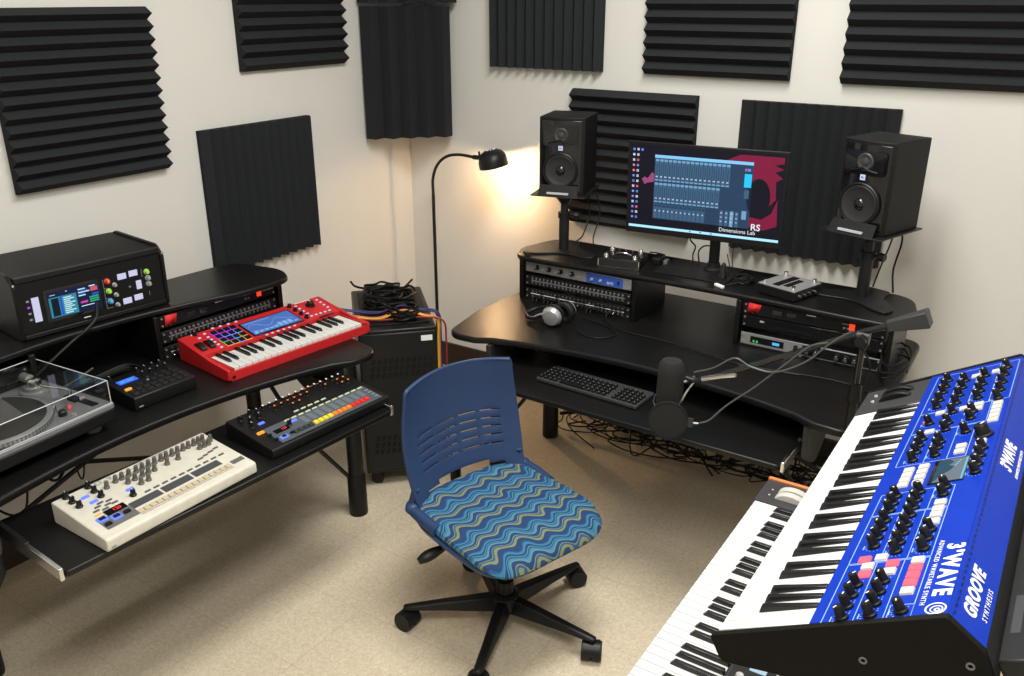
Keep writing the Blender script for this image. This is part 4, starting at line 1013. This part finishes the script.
text('lettering', 'RD-9', .026, GREYP, t, P(.275, .935, .0008), R_, depth=.0002, bold=.0004, space=1.3)
text('small_lettering', 'RHYTHM DESIGNER', .009, GREYP, t, P(.62, .945, .0008), R_, depth=.0002, space=1.3)
bt = pad_mesh(.018, .0055, .002, mat('dark_print_button', (.09, .09, .10), .5), name='slim_button'); bl_ = pad_mesh(.022, .010, .003, LBLUE, name='lit_blue_button')
for i in range(10): inst(bt, 'slim_button', t, P(.40 + i * .057, .42 + (i % 2) * .0, .001), R_)
for i in range(4): inst(bt, 'slim_button', t, P(.80 + i * .045, .52 + .02 * i, .001), R_)
for u, v in ((.11, .50), (.135, .555), (.165, .60), (.155, .47), (.185, .52), (.15, .66), (.21, .575), (.22, .50)): inst(bt, 'slim_button', t, P(u, v, .001), R_)
inst(pad_mesh(.020, .005, .002, LORANGE), 'lit_orange_button', t, P(.098, .43), R_)
for u, v in ((.142, .80), (.150, .665), (.345, .585)): inst(bl_, 'lit_blue_button', t, P(u, v), R_)
MB().box(0, 0, 0, .195 * W, .205 * D, .0008).build('dark_field', GREY, t, P(.06, .14), R_)
for u, v in ((.088, .33), (.152, .265)): inst(pad_mesh(.026, .022, .003, LBLUE), 'lit_blue_button', t, P(u, v, .0015), R_)
bkp = pad_mesh(.018, .012, .0036, PLAS, name='dark_button')
for u, v in ((.088, .33), (.152, .265), (.085, .21), (.212, .255)): inst(bkp, 'dark_button', t, P(u, v, .003), R_)
dd = MB().box(-.028, -.012, 0, .028, .012, .0025).build('digit_window', GLOSS, t, P(.185, .385), R_)
text('red_digits', '120', .016, LREDD, dd, (0.004, 0, .0028), depth=.0002)
for k in range(3): MB().box(0, 0, 0, .19 * W, .028, .0007).build('dark_strip', mat('slate_print', (.05, .055, .06), .5), t, P(.255 + k * .205, .255 + 0, .0004), R_)
sb_ = pad_mesh(.0165, .017, .004, CREAMD, name='step_button')
for i in range(16): inst(sb_, 'step_button', t, P(.265 + i * .0395, .165, .0004), R_)
for i in range(16): MB().box(0, 0, 0, .0165, .0028, .0004).build('step_label', GREYP, t, P(.253 + i * .0395, .105), R_)
for i in range(4): inst(pad_mesh(.009, .018, .002, GREY, name='side_button'), 'side_button', t, P(.905 + i * .022, .19, .0006), R_)
MB().box(-.006, -.0012, .008, .006, -.0002, .014).build('maker_mark', GREYP, t, (.016, 0, 0))

# --- black drum machine with coloured steps
W, D = .480, .232
t, P, R_ = drum('black_drum_machine', 'black drum machine with red, orange and yellow step keys on the left tray', 1.116, -2.030, 3.058, W, D, .032, .058, PLAS)
kw = knob_mesh(.0060, .015, PLAS, WHITEP, n=12); ko = knob_mesh(.0060, .015, PLAS, ORG, n=12)
for i in range(13):
    u = .26 + i * .0545
    inst(kw, 'white_capped_knob', t, P(u, .90), R_)
    if i in (1, 2, 3, 4, 5, 6, 9, 11, 12): inst(ko, 'orange_capped_knob', t, P(u, .79), R_)
    if i in (3, 4, 11, 12): inst(ko, 'orange_capped_knob', t, P(u, .68), R_)
for u, v in ((.07, .86), (.105, .74), (.075, .62), (.155, .90), (.18, .76), (.20, .86)): inst(kb, 'black_knob', t, P(u, v), R_)
MB().box(0, 0, 0, .30 * W, .0014, .0004).build('printed_line', ORG, t, P(.50, .965), R_)
MB().box(0, 0, 0, .86 * W, .43 * D, .0005).build('slate_field', mat('slate_blue_print', (.07, .085, .10), .5), t, P(.10, .055), R_)
inst(bl_, 'lit_blue_button', t, P(.145, .62, .001), R_); inst(pad_mesh(.022, .010, .003, LBLUE), 'lit_blue_button', t, P(.315, .385, .001), R_)
inst(pad_mesh(.024, .012, .004, LORANGE), 'lit_orange_button', t, P(.070, .43, .001), R_)
gb = pad_mesh(.020, .006, .0025, GRNP, name='pale_button')
for i in range(12): inst(gb, 'pale_button', t, P(.285 + i * .058, .455, .001), R_)
for i in range(5): inst(gb, 'pale_button', t, P(.405 + i * .058, .56, .001), R_)
m_ = MB()
for k in range(5):
    for i in range(9): m_.box(u0 := (.36 + i * .062) * W, (.245 + k * .034) * D, 0, u0 + .019, (.245 + k * .034) * D + .003, .0004)
for vtx in range(len(m_.v)):
    x_, y_, z_ = m_.v[vtx]; m_.v[vtx] = (x_, y_, z_ + .032 + (.058 - .032) * y_ / D + .0013)
m_.build('printed_grid', mat('slate_light_print', (.20, .23, .26), .5), t)
for i in range(12):
    mm = YEL if i < 4 else ORG if i < 8 else REDK
    inst(pad_mesh(.0165, .017, .005, mm, name='step_key'), 'step_key', t, P(.405 + i * .0405, .15, .001), R_)
for i in range(4): inst(pad_mesh(.0165, .017, .005, DGREY, name='dark_step_key'), 'step_key', t, P(.24 + i * .0405, .15, .001), R_)
for i in range(4): inst(pad_mesh(.014, .005, .002, mat('slate_light_print'), name='side_button'), 'side_button', t, P(.935, .13 + i * .07, .001), R_)
inst(kb, 'data_knob', t, P(.262, .345), R_)
dd = MB().box(-.026, -.010, 0, .026, .010, .0025).build('digit_window', GLOSS, t, P(.190, .315, .001), R_)
text('red_digits', '120', .013, LREDD, dd, (.008, 0, .0028), depth=.0002)
inst(pad_mesh(.028, .016, .003, LBLUE), 'lit_blue_button', t, P(.150, .155, .001), R_)
for u, v in ((.150, .155), (.090, .165), (.215, .16), (.090, .30)): inst(bkp, 'dark_button', t, P(u, v, .003), R_, (.8, .7, 1))

# --- small black groovebox
t = dev('groovebox', 'small black groovebox with blue display between turntable and red keyboard', 'groovebox', .690, -2.176, .7405, 3.095)
W, D, h0, h1 = .215, .172, .044, .056
pr = fillet([(0, .004), (.004, 0), (D, 0), (D, h1), (0, h0)], [.003, .003, .003, .004, .004], 2)
MB().prism(pr, 0, W, 0, YZ).build('body', PLAS, t, bevel=.002)
a = math.atan2(h1 - h0, D); R_ = (a, 0, 0)
def P(u, v, e=.0005): return (u * W, v * D, h0 + (h1 - h0) * v + e)
dd = MB().box(0, 0, 0, .062, .026, .002).build('display', mat('oled_blue', (.05, .12, .8), .4, emit=(.05, .13, .85), es=1.1), t, P(.10, .62), R_)
MB().box(.006, .006, .0021, .02, .012, .0023).box(.024, .006, .0021, .05, .01, .0023).box(.006, .016, .0021, .055, .019, .0023).build('display_marks', LCYAN, dd)
inst(MB().prism(rrect(-.011, -.006, .011, .006, .005), 0, .004).mesh('record_button', LORANGE), 'record_button', t, P(.10, .37), R_)
kt = knob_mesh(.0075, .014, PLAS)
for i in range(4):
    for j in range(2): inst(kt, 'knob', t, P(.50 + i * .125, .88 - j * .19), R_)
inst(kt, 'volume_knob', t, P(.08, .92), R_)
pd = pad_mesh(.018, .014, .004, RUB, name='trig_key')
for i in range(8):
    for j in range(2): inst(pd, 'trig_key', t, P(.10 + i * .115, .12 + j * .14), R_)
for i in range(6): inst(pd, 'function_key', t, P(.30 + i * .115, .42), R_, (.8, .8, 1))
for i in range(4): inst(pd, 'function_key', t, P(.50 + i * .125, .56), R_, (.7, .7, 1))
for u, v in ((.46, .47), (.78, .72)): inst(MB().lathe([(.003, 0), (.003, .002)], 10).mesh('led', LWHITE), 'led', t, P(u, v), R_)
MB().box(.012, -.0006, .010, .026, -.0001, .014).build('maker_mark', GREYP, t)

# --- turntable
t = dev('turntable', 'grey direct-drive turntable under a clear dust cover on the left desk', 'turntable', .770, -2.715, .7405, 3.212)
W, D = .450, .350
MB().prism(rrect(0, 0, W, D, .008), .028, .066).build('plinth', PLAS, t, bevel=.004)
MB().prism(rrect(.0, .0, W, D, .008), .0662, .080).build('deck_plate', PLATG, t, bevel=.002)
for x, y in ((.05, .05), (W - .05, .05), (.05, D - .05), (W - .05, D - .05)):
    MB().lathe([(.022, 0), (.024, .004), (.024, .014), (.018, .018), (.018, .0279)], 20, 0, Matrix.Translation((x, y, 0))).build('foot', GREY, t)
px, py = .175, .170
MB().lathe([(.160, .0802), (.165, .084), (.165, .097), (.160, .100), (.0005, .100)], 64, 0, Matrix.Translation((px, py, 0))).build('platter', ALU, t)
m_ = MB()
for k in range(90):
    a = 2 * PI * k / 90
    for z in (.087, .093): m_.box(.1652, -.002, z - .0013, .1658, .002, z + .0013, 0, Matrix.Translation((px, py, 0)) @ Matrix.Rotation(a, 4, 'Z'))
m_.build('strobe_dots', PLAS, t)
MB().lathe([(.150, .1002), (.150, .1025), (.048, .1028), (.047, .1024), (.0005, .1024)], 64, 0, Matrix.Translation((px, py, 0))).build('slipmat', VINYLR, t)
MB().cyl((px, py, .1025), (px, py, .112), .0035, n=12).build('spindle', CHROME, t)
ax0, ay0 = .385, .270
g = MB().lathe([(.042, .0802), (.042, .088), (.030, .090), (.030, .100), (.024, .102)], 32, 0, Matrix.Translation((ax0, ay0, 0))).build('tonearm_base', ALU, t)
MB().lathe([(.020, .102), (.020, .120), (.013, .124)], 24, 0, Matrix.Translation((ax0, ay0, 0))).build('gimbal', CHROME, t)
MB().tube([(ax0, ay0, .116), (ax0 - .01, ay0 - .06, .117), (ax0 + .012, ay0 - .14, .114), (ax0 - .015, ay0 - .19, .112)], .0045, 10).build('tonearm', CHROME, t)
MB().cyl((ax0 + .002, ay0 + .020, .116), (ax0 + .003, ay0 + .055, .116), .014, n=24).build('counterweight', ALU, t)
MB().box(-.009, -.035, 0, .009, 0, .012).build('headshell', PLAS, t, (ax0 - .017, ay0 - .188, .106), bevel=.002)
MB().box(0, 0, 0, .020, .13, .003).build('pitch_slot', PLAS, t, (W - .048, .035, .0802))
MB().box(-.012, -.006, .003, .012, .006, .010).build('pitch_slider', SILVER, t, (W - .038, .10, .0802), bevel=.001)
MB().lathe([(.012, .0802), (.012, .092), (.009, .096)], 20, 0, Matrix.Translation((W - .125, .058, 0))).build('target_light', PLAS, t)
MB().lathe([(.006, .0802), (.006, .105)], 16, 0, Matrix.Translation((W - .125, .09, 0))).build('cue_light', CHROME, t)
MB().lathe([(.007, .0802), (.007, .086)], 16, 0, Matrix.Translation((.34, .03, 0))).build('start_button', SILVER, t)
MB().lathe([(.004, .0802), (.004, .088)], 12, 0, Matrix.Translation((W - .085, .085, 0))).build('red_dot', LREDD, t)
b = MB()   # dust cover: five thin acrylic walls as one closed shell
zo, zt, th = .0805, .152, .0028
outer = rrect(.004, .006, W - .006, D - .004, .008); inner = rrect(.004 + th, .006 + th, W - .006 - th, D - .004 - th, .006)
n_ = len(outer); vs = [(x, y, zo) for x, y in outer] + [(x, y, zt) for x, y in outer] + [(x, y, zo) for x, y in inner] + [(x, y, zt - th) for x, y in inner]
fs = [(i, (i + 1) % n_, n_ + (i + 1) % n_, n_ + i) for i in range(n_)] + [tuple(range(n_, 2 * n_))] + [(2 * n_ + (i + 1) % n_, 2 * n_ + i, 3 * n_ + i, 3 * n_ + (i + 1) % n_) for i in range(n_)] + [tuple(reversed(range(3 * n_, 4 * n_)))] + [((i + 1) % n_, i, 2 * n_ + i, 2 * n_ + (i + 1) % n_) for i in range(n_)]
b.add(vs, fs); dc = b.build('dust_cover', ACRYL, t)
for p0, p1 in (((.006, .008, zt), (W - .008, .008, zt)), ((W - .008, .008, zt), (W - .008, D - .006, zt)), ((.006, D - .006, zt), (W - .008, D - .006, zt)), ((W - .007, .007, zo), (W - .007, .007, zt))):
    MB().tube([p0, p1], .0014, 6, smooth=False).build('painted_edge_glint', EDGEW, dc)  # thin pale bars paint the light caught along the acrylic edges
MB().box(.004, .0045, zo, W - .004, .006, zo + .003).build('cover_lip', EDGEW, dc)
for x in (.08, W - .10): MB().box(x, D - .002, .05, x + .03, D + .012, .10).build('hinge', PLAS, t, bevel=.002)

# --- touchscreen rack mixer in a sloped case, on the left shelf
t = dev('touchscreen_console', 'black cased console with colour touchscreen on the left raised shelf', 'console', .344, -2.295, .9305, 3.02)
W, D, H = .489, .335, .206
MB().box(.012, .012, .004, W - .012, D - .008, H - .006).build('case_body', VINYL, t, bevel=.002)
pr = fillet([(-.002, 0), (D, 0), (D, H - .012), (D - .03, H + .002), (.03, H + .002), (-.006, H - .03)], [.012, .012, .02, .03, .03, .02], 5)
for x in (0, W - .012): MB().prism(pr, x, x + .012, 0, YZ).build('side_cheek', PLAS, t, bevel=.003)
MB().box(.0125, -.001, .004, W - .0125, .0115, .018).build('lower_rail', STEEL, t, bevel=.002)
MB().box(.0125, -.003, H - .022, W - .0125, .011, H - .004).build('upper_rail', STEEL, t, bevel=.002)
MB().box(.013, .003, .020, W - .013, .0115, H - .024).build('front_panel', PLAS, t)
for x in (.006, W - .006): MB().lathe([(.004, 0), (.004, .002), (.002, .003)], 12, 0, Matrix.Translation((x, -.006, H - .024)) @ Matrix.Rotation(PI / 2, 4, 'X')).build('case_screw', CHROME, t)
scr = MB().box(.175 * W, .0005, .20 * H, .545 * W, .0028, .70 * H).build('touch_screen', GLOSS, t)
E_ = lambda n, c, s=1.: mat(n, c, .4, emit=c, es=s)
cm = [E_('console_navy', (.008, .012, .045)), E_('console_teal', (.03, .22, .30)), E_('console_blue', (.02, .08, .55)), E_('console_white', (.5, .75, .8)), E_('console_magenta', (.6, .05, .35)), E_('console_green', (.03, .40, .18)), E_('console_red', (.6, .08, .12)), E_('console_dark', (.005, .01, .02))]
b = MB(); X0, X1, Z0, Z1 = .195 * W, .53 * W, .235 * H, .66 * H
def q(u0, v0, u1, v1, m, l=0):
    y = .0002 - l * .0002
    b.add([(X0 + (X1 - X0) * u0, y, Z0 + (Z1 - Z0) * v0), (X0 + (X1 - X0) * u1, y, Z0 + (Z1 - Z0) * v0), (X0 + (X1 - X0) * u1, y, Z0 + (Z1 - Z0) * v1), (X0 + (X1 - X0) * u0, y, Z0 + (Z1 - Z0) * v1)], [(0, 1, 2, 3)], m)
q(0, 0, 1, 1, 0)
q(.02, .04, .54, .78, 1, 1); q(.06, .08, .20, .74, 7, 2); q(.22, .06, .26, .76, 2, 2)
for k in range(9): q(.29, .10 + k * .072, .29 + random.uniform(.12, .22), .14 + k * .072, 3, 2)
for k in range(5): q(.58, .60 + k * .06, .58 + random.uniform(.12, .24), .64 + k * .06, 2 if k % 2 else 3, 1)
q(.60, .32, .74, .40, 4, 1); q(.82, .70, .96, .86, 6, 1); q(.84, .54, .97, .62, 2, 1)
for k in range(3): q(.78, .30 + k * .08, .96, .35 + k * .08, 5, 1)
q(.80, .88, .92, .92, 3, 1); q(.60, .20, .90, .23, 3, 1); q(.35, .90, .38, .93, 3, 1); q(.05, .86, .15, .88, 3, 1)
b.build('screen_image', cm, scr)
def F(u, v, e=0): return (u * W, .0028 - e, v * H)
RF = (PI / 2, 0, 0)
for r_ in range(4): inst(pad_mesh(.022, .020, .003, LWHITE), 'lit_button', t, F(.125, .30 + r_ * .095), RF)
for r_ in range(4): MB().box(-.004, -.0006, -.003, .004, 0, .003).build('led', LPURP if r_ == 2 else GREYP, t, F(.080, .31 + r_ * .095))
kk = [knob_mesh(.0085, .012, c, n=16, name='colour_knob') for c in (KRED, KGRN, KBLU, SILVER)]
for i, v in enumerate((.62, .455, .29)): inst(kk[i], 'colour_knob', t, F(.588, v), RF); inst(kk[3], 'silver_knob', t, F(.633, v - .085), RF, (.8, .8, 1))
for u, v in ((.692, .64), (.772, .65), (.705, .225), (.785, .24)): inst(pad_mesh(.030, .020, .003, LWHITE), 'lit_button', t, F(u, v), RF)
inst(pad_mesh(.018, .030, .003, LWHITE), 'lit_button', t, F(.800, .44), RF)
inst(kk[1], 'lime_knob', t, F(.865, .625), RF)
for v in (.52, .42): inst(kk[3], 'silver_knob', t, F(.868, v), RF)
inst(knob_mesh(.004, .004, GREY), 'nav_nub', t, F(.735, .44), RF)
for x0, z0, x1, z1 in ((.560, .18, .562, .66), (.562, .18, .60, .184), (.562, .345, .58, .349), (.562, .51, .58, .514), (.83, .55, .832, .69), (.865, .22, .867, .30)): MB().box(x0 * W, .0022, z0 * H, x1 * W, .0029, z1 * H).build('printed_line', GREYP, t)
MB().box(.0, 0, 0, .022, .0008, .003).build('maker_mark', WHITEP, t, (.40 * W, .0018, .125 * H))
cord('dark cable drooping from the console screen over the shelf edge', [(.38, -2.06, 1.00), (.415, -2.09, .965), (.425, -2.14, .937), (.44, -2.20, .92), (.43, -2.30, .86), (.40, -2.36, .80), (.36, -2.40, .747)], .005)

# ---------------------------------------------------------------- microphone on boom stand
t = thing('boom_microphone_stand', 'black boom stand with tapered counterweight between right desk and keyboards', 'microphone stand', (2.553, -1.22, 0))
MB().lathe([(.125, 0), (.125, .010), (.11, .018), (.02, .026), (.018, .05)], 40).build('round_base', STEEL, t)
MB().cyl((0, 0, .05), (0, 0, .92), .0125, n=16).build('lower_tube', STEEL, t)
MB().cyl((0, 0, .92), (0, 0, 1.055), .0095, n=16).build('upper_tube', GLOSS, t)
MB().cyl((0, 0, .885), (0, 0, .935), .019, .016, n=18).build('clutch', PLAS, t)
MB().cyl((-.016, 0, 1.070), (.016, 0, 1.070), .019, n=20).cyl((0, 0, 1.04), (0, 0, 1.07), .013, n=16).cyl((.0, -.040, 1.070), (0, -.012, 1.070), .015, n=8).build('pivot_clutch', PLAS, t)
a_ = Vector((.150, 0, 1.157)); b_ = Vector((-.43, -.01, .842))
bx = MB(); d = (Vector((.02, 0, 1.100)) - a_)
X = Matrix.Translation(a_) @ d.to_track_quat('Z', 'Y').to_matrix().to_4x4()
q1 = [(-.026, -.022), (.026, -.022), (.026, .022), (-.026, .022)]; q2 = [(-.014, -.013), (.014, -.013), (.014, .013), (-.014, .013)]
bx.prism(q1, 0, .105, 0, X, q2); bx.build('counterweight', DGREY, t, bevel=.003)
MB().tube([(.062, 0, 1.119), (0, 0, 1.088), tuple(b_)], .0085, 12, smooth=False).build('boom_arm', mat('dark_chrome', (.06, .06, .062), .22, .8), t)
MB().cyl((-.195, -.004, .969), (-.160, -.003, .990), .0125, n=16).cyl((-.175, -.005, .982), (-.170, -.006, 1.010), .006, n=8).build('boom_clutch', mat('dark_chrome'), t)
MB().tube([(-.43, -.01, .842), (-.455, -.012, .838), (-.48, -.015, .842)], .008, 10).build('swivel', PLAS, t)
MB().tube([(-.43, -.012, .850), (-.37, -.014, .874), (-.33, -.015, .888)], .008, 10).build('grip_sleeve', CHROME, t)
t = thing('microphone', 'dark microphone with foam cover hanging from the boom arm', 'microphone', (2.024, -1.235, .785))
MB().lathe([(.030, -.050), (.038, -.046), (.041, .0), (.0395, .060), (.0375, .090), (.029, .102), (.0005, .104)], 32).build('foam_windscreen', MESHG, t)
MB().lathe([(.026, -.085), (.030, -.08), (.030, -.049)], 28).build('mic_body', PLAS, t)
MB().tube([(.043, .004, .04), (.058, .010, .052), (.072, .012, .060)], .006, 8).build('mount_arm', CHROME, t)
MB().tube([(-.042, -.01, -.02), (-.045, -.012, -.045), (-.03, -.02, -.06)], .003, 6).tube([(.075, .01, .05), (.06, -.01, .02), (.045, -.02, -.02), (.03, -.025, -.045)], .003, 6).build('yoke', CHROME, t)
t = thing('pop_filter', 'round dark mesh pop filter in front of the microphone', 'pop filter', (2.052, -1.300, .718), (math.radians(80), 0, math.radians(20)))
MB().lathe([(.058, -.004), (.061, -.003), (.061, .003), (.058, .004)], 40, 0, None, cap=False).build('rim', PLAS, t)
MB().lathe([(.0005, .002), (.030, .0035), (.058, .001), (.058, -.001), (.030, .0015), (.0005, 0)], 40, cap=False).build('mesh_screen', mat('grey_mesh_cloth', (.020, .020, .0195), .9, spec=.1, noise=.3, nscale=900), t)
MB().box(.058, -.012, -.006, .074, .014, .006).cyl((.074, 0, 0), (.090, 0, 0), .006, n=10).build('clamp', mat('dark_chrome'), t)
cord('grey gooseneck of the pop filter curving up to the boom arm', [(2.142, -1.275, .724), (2.17, -1.268, .74), (2.21, -1.25, .79), (2.28, -1.236, .86), (2.35, -1.238, .94), (2.42, -1.24, 1.02), (2.47, -1.24, 1.045)], .0030, CABG, cat='gooseneck', name='pop_filter_gooseneck')
cord('grey microphone cable looping along the boom arm', [(2.10, -1.245, .87), (2.16, -1.25, .90), (2.22, -1.25, .945), (2.27, -1.25, .93), (2.34, -1.25, .93), (2.42, -1.25, .98), (2.48, -1.25, 1.05), (2.53, -1.25, 1.095)], .0028, CABG)
cord('thin black cable winding down the boom stand pole', [(2.55, -1.255, 1.07), (2.585, -1.24, 1.00), (2.575, -1.235, .92), (2.585, -1.23, .80), (2.575, -1.22, .60), (2.58, -1.2, .3), (2.60, -1.16, .03), (2.66, -1.10, .008)], .003)

# ---------------------------------------------------------------- loose cables
for i in range(34):
    random.seed(100 + i)
    x = 1.16 + 1.22 * i / 34; y = random.uniform(-.34, -.14); P_ = []
    a = random.uniform(0, 2 * PI); ra, rb = random.uniform(.05, .15), random.uniform(.03, .09); zb = random.uniform(.008, .07); tz_ = random.uniform(0, .10)
    for k in range(random.randint(9, 18)):
        P_.append((min(2.52, max(1.12, x + ra * math.cos(a))), min(-.05, max(-.42, y + rb * math.sin(a))), max(.008, zb + tz_ * (1 + math.sin(a + i)) * .5)))
        a += math.radians(52); x += random.uniform(.0, .035); y += random.uniform(-.015, .015)
    P_.insert(0, (P_[0][0] + random.uniform(-.03, .03), -.20, .60 if i % 4 == 0 else .008)); P_[-1] = (P_[-1][0], P_[-1][1], .008)
    cord('black cable in the tangle on the floor under the right desk', P_, random.choice((.003, .0035, .004, .005)), CABLE, 'tangled cables under the right desk', seg=6)
random.seed(5)
for i in range(24):
    y = -2.80 + i * .054; x = random.uniform(.17, .34); d_ = random.uniform(.05, .30) * random.choice((-1, 1)); lo = random.uniform(.38, .60)
    P_ = [(x, y, .70), (x + random.uniform(-.02, .04), y + d_ * .1, .62), (x + random.uniform(-.04, .06), y + d_ * .35, lo + .02), (x + random.uniform(-.04, .06), y + d_ * .7, lo), (x + random.uniform(-.03, .03), y + d_, .62), (x, y + d_, .70)]
    cord('black cable hanging behind the left desk below its top', P_, random.choice((.003, .004, .005)), CABLE, 'cables hanging behind the left desk')
for i in range(7):
    y = -2.60 + i * .14
    P_ = [(.25, y, .66), (.30, y + .08, .60 + random.uniform(-.03, .03)), (.33, y + .22, .58 + random.uniform(-.06, .04)), (.30, y + .36, .62)]
    cord('black cable swagged level behind the left desk', P_, random.choice((.003, .004)), CABLE, 'swagged cables behind the left desk')
for i in range(4):
    P_ = [(.50, -1.93 - .02 * i, .745 + .006 * i + .002), (.42, -2.02, .76 + .006 * i), (.40, -2.15, .75 + .005 * i), (.36, -2.30, .75 + .004 * i), (.30, -2.45, .752 + .004 * i)]
    cord('black cable lying on the left desktop behind the groovebox', P_, .0035, CABLE, 'cables on the left desktop')
coil('loops of black cable hanging around the rack at the right desk end', (2.555, -.60, .745), .10, .0032, 3, .07, jitter=.006, sx=.42, sy=1.35)
cord('grey-white cable end in the dark bay under the console', [(.42, -2.50, .80), (.45, -2.40, .79), (.46, -2.25, .80), (.45, -2.15, .82)], .003, CABG)
